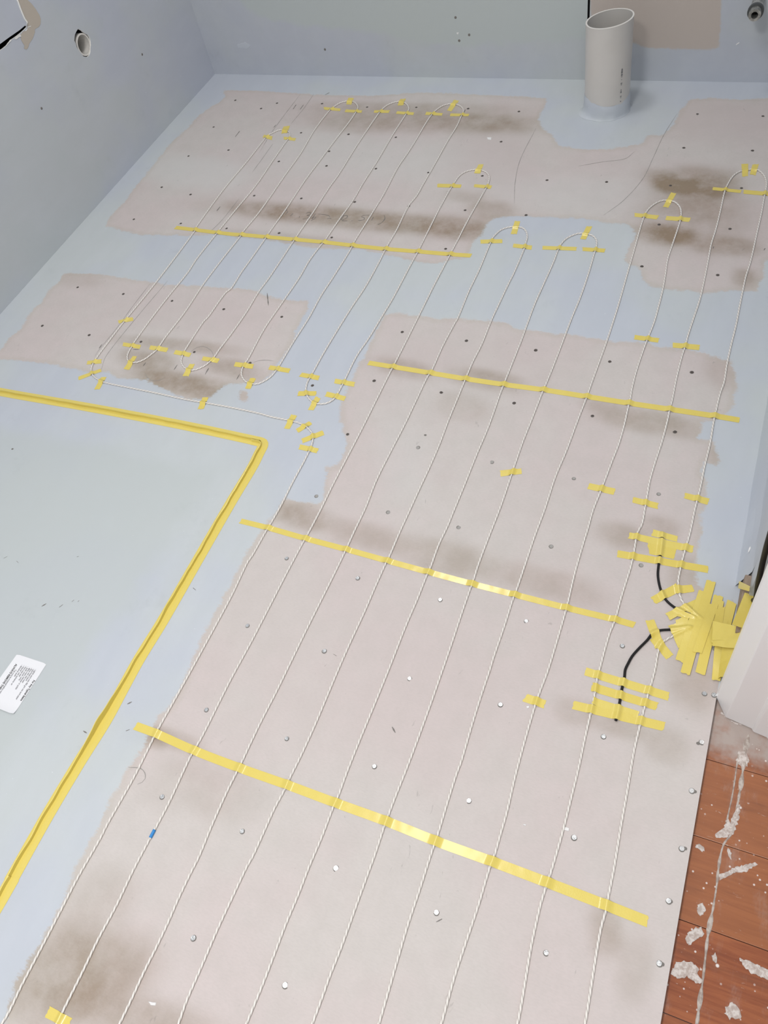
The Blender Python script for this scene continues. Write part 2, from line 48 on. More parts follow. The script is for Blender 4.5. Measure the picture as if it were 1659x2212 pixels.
TAPES = [([(-1.3607, 2.2906), (-1.2966, 2.2843), (-1.2916, 2.2688), (-1.352, 2.2739)], 'short yellow tape over the left leg of the leftmost loop by the back wall'), ([(-1.2764, 2.2806), (-1.2163, 2.2775), (-1.2121, 2.2629), (-1.2738, 2.2639)], 'short yellow tape over the right leg of the leftmost loop by the back wall'), ([(-1.2967, 2.3509), (-1.2758, 2.349), (-1.2686, 2.3075), (-1.2879, 2.3102)], 'tiny yellow tape across the crown of the leftmost loop by the back wall'), ([(-1.1743, 2.2805), (-1.1207, 2.2833), (-1.1197, 2.2669), (-1.172, 2.2659)], 'short yellow tape over the left leg of the middle of three back wall loops'), ([(-1.096, 2.2792), (-1.0349, 2.2753), (-1.033, 2.2599), (-1.0929, 2.2641)], 'short yellow tape over the right leg of the middle of three back wall loops'), ([(-1.1106, 2.3498), (-1.0933, 2.3533), (-1.0875, 2.3136), (-1.1071, 2.3127)], 'tiny yellow tape across the crown of the middle of three back wall loops'), ([(-0.9967, 2.2805), (-0.9402, 2.2759), (-0.9381, 2.2621), (-0.9952, 2.2634)], 'short yellow tape over the left leg of the back wall loop nearest the pipe'), ([(-0.9148, 2.276), (-0.8555, 2.2772), (-0.8531, 2.2638), (-0.9119, 2.2605)], 'short yellow tape over the right leg of the back wall loop nearest the pipe'), ([(-0.9298, 2.3538), (-0.9118, 2.3495), (-0.9162, 2.2881), (-0.9322, 2.2922)], 'tiny yellow tape across the crown of the back wall loop nearest the pipe'), ([(-1.5011, 2.1174), (-1.4655, 2.11), (-1.4581, 2.089), (-1.4992, 2.1014)], 'small yellow tape over the left leg of the lone loop nearest the left wall'), ([(-1.4245, 2.1111), (-1.3765, 2.1058), (-1.376, 2.0906), (-1.4192, 2.0956)], 'small yellow tape over the right leg of the lone loop nearest the left wall'), ([(-1.4532, 2.1683), (-1.4325, 2.1735), (-1.4223, 2.1336), (-1.4424, 2.1279)], 'tiny yellow tape across the crown of the lone loop nearest the left wall'), ([(-0.8316, 1.9157), (-0.7617, 1.9187), (-0.7597, 1.9029), (-0.8273, 1.8986)], 'short yellow tape over the left leg of the loop above the long brown stain'), ([(-0.7251, 1.924), (-0.6736, 1.9227), (-0.6739, 1.9067), (-0.7231, 1.9104)], 'short yellow tape over the right leg of the loop above the long brown stain'), ([(-0.7434, 2.0181), (-0.7292, 2.0205), (-0.725, 1.9751), (-0.7434, 1.9742)], 'small yellow tape across the crown of the loop above the long brown stain'), ([(-0.6339, 1.6873), (-0.5782, 1.697), (-0.5742, 1.6814), (-0.629, 1.6716)], 'yellow tape over the left leg of the left loop on grey membrane'), ([(-0.5437, 1.6833), (-0.4948, 1.6823), (-0.4927, 1.6654), (-0.5419, 1.6685)], 'tilted yellow tape over the right leg of the left loop on grey membrane'), ([(-0.5674, 1.775), (-0.5529, 1.7768), (-0.5469, 1.7222), (-0.5627, 1.7201)], 'yellow tape across the crown of the left loop on grey membrane'), ([(-0.4685, 1.6847), (-0.3841, 1.692), (-0.382, 1.6775), (-0.4662, 1.6701)], 'longer yellow tape over the left leg of the right loop on grey membrane'), ([(-0.3696, 1.6931), (-0.3142, 1.695), (-0.3128, 1.6799), (-0.3671, 1.6787)], 'yellow tape over the right leg of the right loop on grey membrane'), ([(-0.3798, 1.7768), (-0.3652, 1.7786), (-0.3692, 1.7232), (-0.3839, 1.7233)], 'yellow tape across the crown of the right loop on grey membrane'), ([(-0.2737, 1.8456), (-0.2135, 1.8427), (-0.2157, 1.8258), (-0.2719, 1.8307)], 'yellow tape over the left leg of the loop on the brown stained patch'), ([(-0.1964, 1.8425), (-0.1374, 1.8423), (-0.1382, 1.8254), (-0.1952, 1.826)], 'yellow tape over the right leg of the loop on the brown stained patch'), ([(-0.2015, 1.9413), (-0.188, 1.9388), (-0.1965, 1.8774), (-0.2104, 1.8789)], 'yellow tape across the crown of the loop on the brown stained patch'), ([(-0.1039, 1.9752), (-0.0347, 1.9695), (-0.0364, 1.9566), (-0.1047, 1.9621)], 'yellow tape over the left leg of the rightmost loop'), ([(-0.0313, 1.9715), (0.0402, 1.9674), (0.041, 1.951), (-0.0302, 1.9545)], "yellow tape over the right leg of the rightmost loop, cut by the photo's edge"), ([(-0.0506, 2.0816), (-0.0345, 2.086), (-0.0281, 2.0306), (-0.0414, 2.0269)], 'upright yellow tape across the crown of the rightmost loop, left of two'), ([(-0.0239, 2.083), (-0.0089, 2.0854), (-0.0108, 2.0348), (-0.0249, 2.0383)], 'slanted yellow tape across the crown of the rightmost loop, right of two'), ([(-1.5053, 1.2202), (-1.4689, 1.2404), (-1.458, 1.2275), (-1.495, 1.2099)], 'yellow tape holding the outermost left cable halfway along its straight run'), ([(-1.502, 1.0644), (-1.4648, 1.0785), (-1.4571, 1.0643), (-1.4972, 1.0523)], 'yellow tape just above the sharp left bend of the outermost cable'), ([(-1.4937, 1.0083), (-1.4472, 1.0472), (-1.4393, 1.0377), (-1.484, 0.998)], 'diagonal yellow tape on the sharp left bend of the outermost cable'), ([(-1.4278, 1.0207), (-1.4131, 1.0246), (-1.4064, 0.9808), (-1.4217, 0.9786)], 'upright yellow tape just past the sharp left bend of the outermost cable'), ([(-1.118, 1.0146), (-1.1029, 1.0178), (-1.0961, 0.9804), (-1.1112, 0.9774)], 'lone upright yellow tape midway along the cross run beside the shower dam'), ([(-1.4394, 1.1466), (-1.383, 1.1472), (-1.379, 1.133), (-1.4352, 1.1339)], 'yellow tape over the left leg of the first bottom loop from the left'), ([(-1.3545, 1.1509), (-1.2999, 1.1524), (-1.2969, 1.1367), (-1.3506, 1.1367)], 'yellow tape over the right leg of the first bottom loop from the left'), ([(-1.3829, 1.1057), (-1.3706, 1.1071), (-1.3639, 1.0588), (-1.3827, 1.0591)], 'yellow tape under the bend of the first bottom loop from the left'), ([(-1.2769, 1.1492), (-1.2266, 1.1474), (-1.2237, 1.1327), (-1.2729, 1.1345)], 'yellow tape over the left leg of the bottom loop with a pencilled circle'), ([(-1.1885, 1.1424), (-1.1404, 1.1434), (-1.1376, 1.1281), (-1.1856, 1.1288)], 'yellow tape over the right leg of the bottom loop with a pencilled circle'), ([(-1.2106, 1.1111), (-1.1967, 1.1142), (-1.191, 1.0709), (-1.208, 1.0691)], 'yellow tape under the bend of the bottom loop with a pencilled circle'), ([(-1.0924, 1.1412), (-1.0407, 1.1434), (-1.0375, 1.1278), (-1.0891, 1.1261)], 'yellow tape over the left leg of the third bottom loop from the left'), ([(-0.9975, 1.1481), (-0.9411, 1.1478), (-0.9388, 1.1333), (-0.9957, 1.1339)], 'yellow tape over the right leg of the third bottom loop from the left'), ([(-1.028, 1.0987), (-1.013, 1.1002), (-1.0105, 1.0647), (-1.0253, 1.0635)], 'yellow tape under the bend of the third bottom loop from the left'), ([(-0.9073, 1.1412), (-0.8584, 1.1401), (-0.8561, 1.1255), (-0.9094, 1.1276)], 'upper yellow tape on the left leg of the five-tape bottom loop'), ([(-0.8885, 1.0831), (-0.8454, 1.0921), (-0.8412, 1.0783), (-0.8852, 1.0681)], 'lower yellow tape on the left leg of the five-tape bottom loop'), ([(-0.8409, 1.0756), (-0.826, 1.0734), (-0.8274, 1.0352), (-0.8413, 1.034)], 'yellow tape under the bend of the five-tape bottom loop'), ([(-0.8196, 1.0963), (-0.7677, 1.0911), (-0.7677, 1.077), (-0.8197, 1.0813)], 'lower yellow tape on the right leg of the five-tape bottom loop'), ([(-0.8165, 1.139), (-0.7658, 1.1384), (-0.7625, 1.1237), (-0.8139, 1.1242)], 'upper yellow tape on the right leg of the five-tape bottom loop'), ([(-0.8746, 1.0116), (-0.8589, 1.0116), (-0.8586, 0.9693), (-0.8727, 0.9688)], 'first yellow tape of the four round the quarter bend near the dam corner'), ([(-0.8233, 1.0022), (-0.8121, 0.9954), (-0.8333, 0.9643), (-0.8444, 0.9728)], 'second yellow tape of the four round the quarter bend near the dam corner'), ([(-0.7816, 0.9832), (-0.7711, 0.9721), (-0.8095, 0.9388), (-0.8193, 0.9494)], 'third yellow tape of the four round the quarter bend, reaching furthest right'), ([(-0.8149, 0.9338), (-0.7678, 0.9326), (-0.7665, 0.9189), (-0.8134, 0.9197)], 'lowest yellow tape of the four round the quarter bend near the dam corner'), ([(-0.3655, 0.9661), (-0.3257, 0.9807), (-0.3201, 0.9678), (-0.3598, 0.9511)], 'lone yellow tape on a cable in the middle of the bare board'), ([(-0.185, 1.4059), (-0.1317, 1.4047), (-0.1326, 1.3905), (-0.1843, 1.3913)], 'left of two yellow tapes where grey membrane meets the bare board'), ([(-0.1015, 1.3963), (-0.0464, 1.3997), (-0.0453, 1.3829), (-0.1001, 1.3808)], 'right of two yellow tapes where grey membrane meets the bare board'), ([(-0.1853, 0.9762), (-0.1353, 0.9749), (-0.1372, 0.9589), (-0.1876, 0.9611)], 'left of three yellow tapes below the second long tape row'), ([(-0.0988, 0.9631), (-0.0514, 0.9599), (-0.0513, 0.9456), (-0.0987, 0.9493)], 'middle of three yellow tapes below the second long tape row'), ([(-0.0086, 0.9957), (0.0355, 0.9926), (0.0335, 0.9773), (-0.009, 0.9822)], 'right of three yellow tapes, beside the membrane along the right wall'), ([(-0.724, -0.169), (-0.6812, -0.1692), (-0.681, -0.1827), (-0.7244, -0.1838)], 'yellow tape on the second cable at the bottom left corner'), ([(-0.184, 0.5163), (-0.1516, 0.5143), (-0.1514, 0.4993), (-0.1884, 0.5011)], 'lone yellow tape on a cable left of the three stacked tapes'), ([(-0.1029, 0.5914), (0.0344, 0.5867), (0.0345, 0.5716), (-0.1028, 0.5763)], 'top of the stacked yellow tapes crossing the lower black sensor cable'), ([(-0.0861, 0.5673), (0.0213, 0.564), (0.0193, 0.5497), (-0.0862, 0.5517)], 'middle of the stacked yellow tapes crossing the lower black sensor cable'), ([(-0.0784, 0.5422), (-0.0042, 0.5403), (-0.0047, 0.5278), (-0.0789, 0.5294)], 'short yellow tape overlapping the lowest of the stacked tapes'), ([(-0.1077, 0.5272), (0.0371, 0.5346), (0.0355, 0.5188), (-0.1072, 0.5121)], 'lowest and longest of the stacked yellow tapes, over the sensor cable tip'), ([(-0.1015, 0.8363), (0.0561, 0.8436), (0.0565, 0.8288), (-0.1007, 0.8208)], 'longest yellow tape below the upper sensor tip, reaching onto the membrane'), ([(-0.0481, 0.8555), (-0.003, 0.8561), (-0.0039, 0.8425), (-0.0469, 0.8423)], 'lower small yellow tape stacked on the upper black sensor cable'), ([(-0.0541, 0.8666), (-0.0027, 0.8652), (-0.0032, 0.851), (-0.0495, 0.8512)], 'upper small yellow tape stacked on the upper black sensor cable'), ([(-0.0894, 0.8808), (0.0256, 0.8798), (0.0249, 0.8641), (-0.0899, 0.8666)], 'long yellow tape through the pile over the upper black sensor tip'), ([(-0.0505, 0.898), (-0.0051, 0.8937), (-0.0052, 0.881), (-0.0506, 0.8825)], 'topmost yellow tape covering the tip of the upper black sensor cable'), ([(-0.0274, 0.7538), (0.0089, 0.7935), (0.0173, 0.7776), (-0.0162, 0.743)], "slanted yellow tape over the upper black cable's bend"), ([(0.0071, 0.7874), (0.0356, 0.7981), (0.0411, 0.7848), (0.0136, 0.7717)], "yellow tape over the white cable beside the upper black cable's bend"), ([(-0.0271, 0.7057), (-0.014, 0.7128), (0.0102, 0.6706), (-0.0017, 0.6572)], "upright yellow tape over the lower black cable's bend"), ([(-0.0126, 0.6702), (-0.0019, 0.6825), (0.0287, 0.655), (0.0196, 0.6426)], 'slanted yellow tape over the white cable below the lower black cable')]
PATCH = [([(0.0025, 0.7286), (0.045, 0.7693), (0.0527, 0.7585), (0.0118, 0.7167)], 'yellow tape of the patch by the door frame, pointing out to the left'), ([(0.0109, 0.7048), (0.0226, 0.7133), (0.0447, 0.677), (0.0337, 0.669)], "short yellow tape at the patch's left edge, under the lower black cable's end"), ([(0.0203, 0.7191), (0.0384, 0.7324), (0.0505, 0.6732), (0.0354, 0.6694)], "wide yellow tape just right of the lower black cable's end"), ([(0.0267, 0.7378), (0.0448, 0.7335), (0.0397, 0.7247), (0.0202, 0.7271)], "small yellow tape over the upper black cable's end in the patch"), ([(0.0292, 0.7518), (0.0463, 0.7464), (0.0424, 0.7372), (0.0268, 0.7408)], "small yellow tape over the white cable's end in the patch"), ([(0.0478, 0.7893), (0.0605, 0.7895), (0.0466, 0.6445), (0.033, 0.648)], 'leftmost of the long parallel yellow tapes in the patch'), ([(0.0729, 0.7865), (0.0885, 0.7868), (0.0823, 0.6317), (0.0668, 0.633)], 'third of the long parallel yellow tapes in the patch'), ([(0.057, 0.8121), (0.0726, 0.813), (0.0596, 0.6248), (0.0445, 0.6263)], 'longest parallel yellow tape in the patch, reaching furthest up the membrane'), ([(0.0821, 0.7758), (0.0909, 0.7767), (0.0907, 0.7245), (0.0816, 0.7233)], 'narrow yellow tape end between the parallel tapes and the block'), ([(0.0959, 0.7826), (0.111, 0.778), (0.108, 0.7331), (0.091, 0.7309)], 'short broad yellow tape beside the bare wood block'), ([(0.0891, 0.7398), (0.1025, 0.7393), (0.0994, 0.6726), (0.0924, 0.6354)], 'lower yellow tape along the dark gap in the patch'), ([(0.0688, 0.766), (0.0831, 0.7687), (0.0713, 0.6683), (0.0565, 0.6681)], 'yellow tape filling the middle of the patch between two long parallel tapes'), ([(0.0801, 0.7575), (0.0939, 0.7673), (0.0945, 0.7227), (0.0826, 0.7165)], "short yellow tape at the patch's upper right, left of the broad short one"), ([(0.0828, 0.7193), (0.0948, 0.72), (0.0964, 0.7008), (0.0869, 0.6994)], "crumpled yellow tape over the dark slit at the patch's right side")]
ROWS = [([(-1.5552, 1.6209), (-1.3573, 1.615), (-1.3186, 1.6169), (-1.2406, 1.6177), (-1.1494, 1.6185), (-1.065, 1.6187), (-0.9702, 1.6166), (-0.8731, 1.6153), (-0.782, 1.6175), (-0.6915, 1.6189), (-0.6379, 1.6211)], 0.0155, 'farthest long yellow tape strip crossing ten cables above the grey membrane'), ([(-0.758, 1.2037), (-0.6937, 1.2029), (-0.6001, 1.2013), (-0.5136, 1.1998), (-0.4268, 1.2001), (-0.3383, 1.202), (-0.2434, 1.2014), (-0.1549, 1.2007), (-0.0727, 1.201), (0.0156, 1.2011), (0.0605, 1.2002)], 0.0145, 'second long yellow tape strip, crossing cables at the top of the bare board'), ([(-0.8525, 0.7107), (-0.7849, 0.71), (-0.6958, 0.7063), (-0.6032, 0.704), (-0.5126, 0.7008), (-0.4269, 0.698), (-0.3404, 0.6957), (-0.2576, 0.6947), (-0.1609, 0.6936), (-0.076, 0.6937), (-0.0427, 0.6924)], 0.0125, 'third long yellow tape strip, starting near the dam and ending before the door patch'), ([(-0.8328, 0.2516), (-0.7866, 0.2511), (-0.7039, 0.2462), (-0.6108, 0.2447), (-0.5178, 0.2454), (-0.4281, 0.2448), (-0.3371, 0.2449), (-0.2513, 0.2424), (-0.1634, 0.2425), (-0.0784, 0.2415), (0.0089, 0.2398), (0.0663, 0.2383)], 0.015, 'nearest and longest yellow tape strip, crossing all ten cables with a shiny middle')]
DAM = [([(-1.7825, 0.9155), (-1.6844, 0.914), (-1.3873, 0.9206), (-1.115, 0.9226), (-0.9371, 0.9197), (-0.9086, 0.9185)], 'yellow tape dam ridge along the back edge of the shower area'), ([(-0.9293, 0.9187), (-0.9164, 0.9195), (-0.9041, 0.9168), (-0.899, 0.909), (-0.8978, 0.89), (-0.8952, 0.8501), (-0.8969, 0.7522), (-0.8967, 0.6057), (-0.8962, 0.4522), (-0.899, 0.3682), (-0.8975, 0.3117), (-0.895, 0.2428), (-0.899, 0.1593), (-0.9007, 0.0605), (-0.8986, -0.0471)], 'yellow tape dam ridge running along the right edge of the shower area'), ([(-0.8975, -0.0407), (-0.8972, -0.077), (-0.8983, -0.1493)], 'end piece of yellow dam tape in the lower left corner')]
TAN = [[(-1.8008, 2.381), (-1.6526, 2.3805), (-1.3929, 2.3641), (-1.2233, 2.3654), (-1.0698, 2.3915), (-0.9566, 2.3932), (-0.8078, 2.3856), (-0.717, 2.3825), (-0.6392, 2.3768), (-0.6341, 2.32), (-0.636, 2.2592), (-0.6002, 2.2024), (-0.5771, 2.1871), (-0.538, 2.1285), (-0.4606, 2.1162), (-0.4058, 2.1229), (-0.3553, 2.1405), (-0.3154, 2.1594), (-0.3098, 2.201), (-0.2705, 2.2038), (-0.253, 2.2443), (-0.2446, 2.3255), (-0.2264, 2.3907), (-0.1661, 2.3976), (-0.0954, 2.3934), (0.013, 2.4078), (0.086, 1.7127), (0.0523, 1.7044), (0.0511, 1.689), (0.0533, 1.6495), (0.0493, 1.6211), (0.0436, 1.5929), (-0.0262, 1.5816), (-0.062, 1.566), (-0.0943, 1.5705), (-0.1483, 1.5676), (-0.185, 1.5756), (-0.2032, 1.5895), (-0.2161, 1.6284), (-0.2426, 1.6453), (-0.2616, 1.6592), (-0.2593, 1.6854), (-0.2571, 1.7292), (-0.2549, 1.7572), (-0.2655, 1.7819), (-0.2904, 1.7977), (-0.3383, 1.8003), (-0.3934, 1.808), (-0.4795, 1.8018), (-0.5671, 1.7958), (-0.6246, 1.784), (-0.6364, 1.7605), (-0.6359, 1.7301), (-0.6349, 1.7067), (-0.6505, 1.6802), (-0.6479, 1.6432), (-0.6438, 1.6124), (-0.686, 1.5924), (-0.7317, 1.5744), (-0.772, 1.576), (-0.8485, 1.5915), (-0.9548, 1.6038), (-1.0336, 1.5927), (-1.0966, 1.59), (-1.1664, 1.5987), (-1.2385, 1.6075), (-1.352, 1.605), (-1.3975, 1.6096), (-1.4939, 1.5888), (-1.5986, 1.5786), (-1.6695, 1.5736), (-1.7155, 1.5819), (-1.7946, 1.5947), (-1.8131, 1.6399), (-1.8058, 1.7126), (-1.8147, 1.8027), (-1.8153, 1.8627), (-1.8177, 1.9063), (-1.8245, 2.0311), (-1.821, 2.0782), (-1.8102, 2.1356), (-1.8114, 2.1937), (-1.8014, 2.2432), (-1.7785, 2.2945), (-1.769, 2.3364)], [(-1.8017, 1.3742), (-1.6782, 1.3863), (-1.5601, 1.3839), (-1.4448, 1.3786), (-1.3283, 1.3909), (-1.2321, 1.3968), (-1.177, 1.4019), (-1.1194, 1.3833), (-1.063, 1.378), (-1.0006, 1.3848), (-0.9902, 1.3552), (-0.9896, 1.292), (-0.9748, 1.2331), (-0.9759, 1.2097), (-0.9766, 1.1853), (-0.9845, 1.1564), (-0.9796, 1.1203), (-0.9989, 1.0897), (-1.0322, 1.0782), (-1.0748, 1.0695), (-1.0875, 1.0517), (-1.088, 1.0433), (-1.1083, 1.0072), (-1.163, 1.0012), (-1.2145, 1.0111), (-1.2705, 1.0264), (-1.3004, 1.0365), (-1.3765, 1.0266), (-1.4198, 1.0403), (-1.4775, 1.0287), (-1.5248, 1.0308), (-1.6161, 1.0333), (-1.6917, 1.0272), (-1.7672, 1.0182), (-1.8068, 1.0262), (-1.7923, 1.0498), (-1.7972, 1.0985), (-1.7836, 1.1394), (-1.8014, 1.2005), (-1.7914, 1.2483), (-1.8023, 1.2947), (-1.7936, 1.3308)], [(-0.7835, 1.375), (-0.7113, 1.3824), (-0.6447, 1.3789), (-0.6032, 1.3892), (-0.534, 1.3933), (-0.4796, 1.3952), (-0.4541, 1.3804), (-0.3822, 1.3784), (-0.2933, 1.3838), (-0.2445, 1.376), (-0.1583, 1.3846), (-0.1235, 1.3769), (-0.0781, 1.3855), (-0.0304, 1.3738), (0.0117, 1.3648), (0.0256, 1.3605), (0.0379, 1.3163), (0.0469, 1.292), (0.0439, 1.272), (0.0444, 1.2466), (0.0411, 1.2146), (0.015, 1.1904), (-0.0069, 1.1798), (-0.0057, 1.1585), (-0.0065, 1.1371), (0.0236, 1.1321), (0.0333, 1.1084), (0.0384, 1.0862), (0.0322, 1.0736), (0.0132, 1.0773), (0.013, 1.0517), (0.0229, 1.0402), (0.027, 1.0135), (0.0341, 0.967), (0.0249, 0.9488), (0.0361, 0.9157), (0.0336, 0.8819), (0.0345, 0.8524), (0.0415, 0.818), (0.0458, 0.805), (0.0529, 0.7953), (0.0651, 0.7804), (0.0969, 0.7704), (0.1088, 0.7927), (0.1459, 0.7938), (0.2058, 0.6362), (0.2231, -0.0238), (-0.8448, -0.4612), (-0.781, -0.2685), (-0.7813, -0.206), (-0.7975, -0.1652), (-0.7928, -0.112), (-0.7897, -0.0761), (-0.7934, -0.0585), (-0.7905, -0.0403), (-0.7973, -0.011), (-0.8002, 0.0025), (-0.799, 0.0245), (-0.7998, 0.0452), (-0.8022, 0.0862), (-0.8054, 0.1205), (-0.8037, 0.149), (-0.8063, 0.1736), (-0.8005, 0.2018), (-0.7988, 0.2317), (-0.8028, 0.2544), (-0.8008, 0.2795), (-0.7915, 0.304), (-0.7887, 0.3397), (-0.7916, 0.3809), (-0.7942, 0.41), (-0.8008, 0.4571), (-0.8001, 0.533), (-0.8011, 0.6005), (-0.8018, 0.6626), (-0.7962, 0.6982), (-0.794, 0.7337), (-0.7862, 0.7336), (-0.7858, 0.7876), (-0.7618, 0.7886), (-0.7385, 0.7901), (-0.7114, 0.7938), (-0.6996, 0.803), (-0.7118, 0.8361), (-0.7191, 0.8649), (-0.733, 0.8835), (-0.7087, 0.9017), (-0.704, 0.9219), (-0.7094, 0.9527), (-0.7191, 0.9702), (-0.7518, 1.0198), (-0.7627, 1.0343), (-0.7761, 1.0846), (-0.7763, 1.1128), (-0.7796, 1.1745), (-0.7766, 1.224), (-0.7807, 1.2777), (-0.7822, 1.3337)], [(-1.0339, 1.0577), (-1.0166, 1.0566), (-1.0011, 1.034), (-1.0043, 1.0182), (-1.0226, 1.0264)]]
STAIN = [(-0.9795, 2.2284, 0.3805, 0.0075, 0.0219, -0.0611, 0.55), (-0.7568, 2.2268, 0.1016, -0.0037, 0.0134, -0.0444, 0.5), (-1.0817, 2.2943, 0.3473, 0.0071, 0.014, -0.0372, 0.4), (-1.2123, 2.1796, 0.1304, -0.0021, 0.0152, -0.036, 0.25), (-1.0232, 1.7303, 0.435, -0.0062, 0.0187, -0.0445, 0.75), (-1.327, 1.7374, 0.1147, -0.009, 0.0151, -0.0297, 0.45), (-0.7211, 1.7271, 0.1177, -0.0009, 0.0168, -0.05, 0.65), (-0.6444, 1.8118, 0.0635, 0.0034, 0.0134, -0.0437, 0.5), (-0.7269, 1.8653, 0.0673, -0.0011, 0.0094, -0.0289, 0.3), (-1.1775, 1.6199, 0.2218, 0.0007, 0.0113, -0.0235, 0.3), (-0.2027, 1.9838, 0.0717, -0.0132, 0.0091, -0.0524, 0.85), (-0.1295, 1.9913, 0.0916, -0.0069, 0.0105, -0.068, 0.6), (-0.1287, 1.8445, 0.1439, -0.0088, 0.0208, -0.1299, 0.35), (-0.1822, 1.7723, 0.077, -0.0009, 0.0077, -0.0432, 0.85), (-0.1059, 1.9836, 0.0674, -0.0011, 0.0118, -0.0794, 0.4), (-0.0496, 1.7452, 0.0832, 0.0009, 0.0054, -0.0381, 0.55), (-0.1377, 1.9009, 0.1014, -0.0078, 0.0153, -0.0956, 0.45), (0.0161, 1.6355, 0.0295, 0.0013, 0.0045, -0.0355, 0.5), (-1.1861, 1.045, 0.1643, -0.0012, 0.0215, -0.037, 0.75), (-1.3301, 1.098, 0.0846, 0.0031, 0.0243, -0.0391, 0.55), (-1.0931, 1.12, 0.0801, -0.0003, 0.0172, -0.0322, 0.5), (-1.2851, 1.1664, 0.1937, 0.0123, 0.0128, -0.0218, 0.45), (-1.1101, 1.0294, 0.0505, 0.0044, 0.0124, -0.0222, 0.5), (-1.7543, 1.3597, 0.0974, 0.0069, 0.0262, -0.0373, 0.2), (-0.6707, 1.2039, 0.0703, -0.0014, 0.0107, -0.0285, 0.5), (-0.4702, 1.2068, 0.0871, -0.0027, 0.0094, -0.0303, 0.5), (-0.4949, 1.1159, 0.0641, -0.0002, 0.0128, -0.0392, 0.25), (-0.1093, 1.1597, 0.1106, 0.0011, 0.0062, -0.0323, 0.5), (-0.1982, 1.1798, 0.0579, -0.0009, 0.0045, -0.0205, 0.3), (0.0093, 1.3321, 0.0369, -0.001, 0.0077, -0.054, 0.25), (0.034, 1.0989, 0.0165, 0.0039, 0.004, -0.0278, 0.3), (-0.7295, 0.7551, 0.0643, 0.002, 0.0141, -0.0302, 0.6), (-0.5673, 0.7442, 0.1117, -0.0004, 0.0126, -0.0311, 0.35), (-0.3892, 0.7362, 0.1023, 0.0018, 0.0133, -0.0396, 0.4), (-0.2089, 0.7333, 0.1037, -0.0017, 0.0085, -0.0322, 0.35), (-0.0955, 0.8684, 0.0512, -0.0016, 0.0063, -0.0305, 0.4), (-0.0356, 0.9056, 0.0333, 0.0, 0.0045, -0.0247, 0.4), (0.0205, 0.8168, 0.0312, 0.0026, 0.007, -0.042, 0.4), (-0.0958, 0.509, 0.0373, 0.0034, 0.0056, -0.0232, 0.35), (-0.0209, 0.5081, 0.0431, 0.004, 0.0041, -0.0197, 0.35), (0.0457, 0.4976, 0.0346, 0.0033, 0.0053, -0.0296, 0.3), (0.0693, 0.6107, 0.0439, -0.0034, 0.0078, -0.0483, 0.35), (-0.7038, -0.1073, 0.1052, 0.0166, -0.0101, -0.0631, 0.65), (-0.6138, -0.1375, 0.1489, 0.0317, 0.0161, -0.0248, 0.5), (-0.7596, -0.1801, 0.0501, 0.0062, 0.0226, -0.0297, 0.4), (-0.7995, 0.2425, 0.0478, 0.0046, 0.0034, -0.0185, 0.6), (-0.7447, 0.2512, 0.0695, -0.0005, 0.0105, -0.0177, 0.3), (0.0156, 0.2081, 0.0252, 0.0029, 0.0076, -0.0346, 0.4), (0.0604, 0.1758, 0.024, 0.0041, 0.0031, -0.0463, 0.25), (-0.7308, -0.0211, 0.0526, 0.0045, 0.0012, -0.0568, 0.25), (-0.6474, 0.1985, 0.1058, 0.0107, -0.0006, -0.0491, 0.2)]
PINK = [(-0.7189, 2.0556, 0.1372, 0.0024, 0.0416, -0.136, 0.9), (-0.1504, 2.2834, 0.1813, 0.0016, 0.0172, -0.1157, 0.8), (-1.3201, 1.2756, 0.2298, 0.0107, 0.0387, -0.0666, 0.6), (-0.5591, 0.4934, 0.3859, -0.0029, 0.0769, -0.1726, 0.4), (-0.5397, 1.2527, 0.2457, 0.0023, 0.0235, -0.0717, 0.5)]
GREY = [(-1.1298, 2.0204, 0.3843, 0.0083, 0.0493, -0.1184, 0.5), (-1.6469, 1.8991, 0.2028, -0.0163, 0.0133, -0.0848, 0.9), (-0.4434, 1.9069, 0.2213, 0.0034, 0.0196, -0.0807, 0.5), (-0.5704, 0.9378, 0.061, 0.0067, 0.0402, -0.1066, 0.4), (-1.2102, 1.626, 0.092, -0.0045, 0.0096, -0.0197, 0.3)]
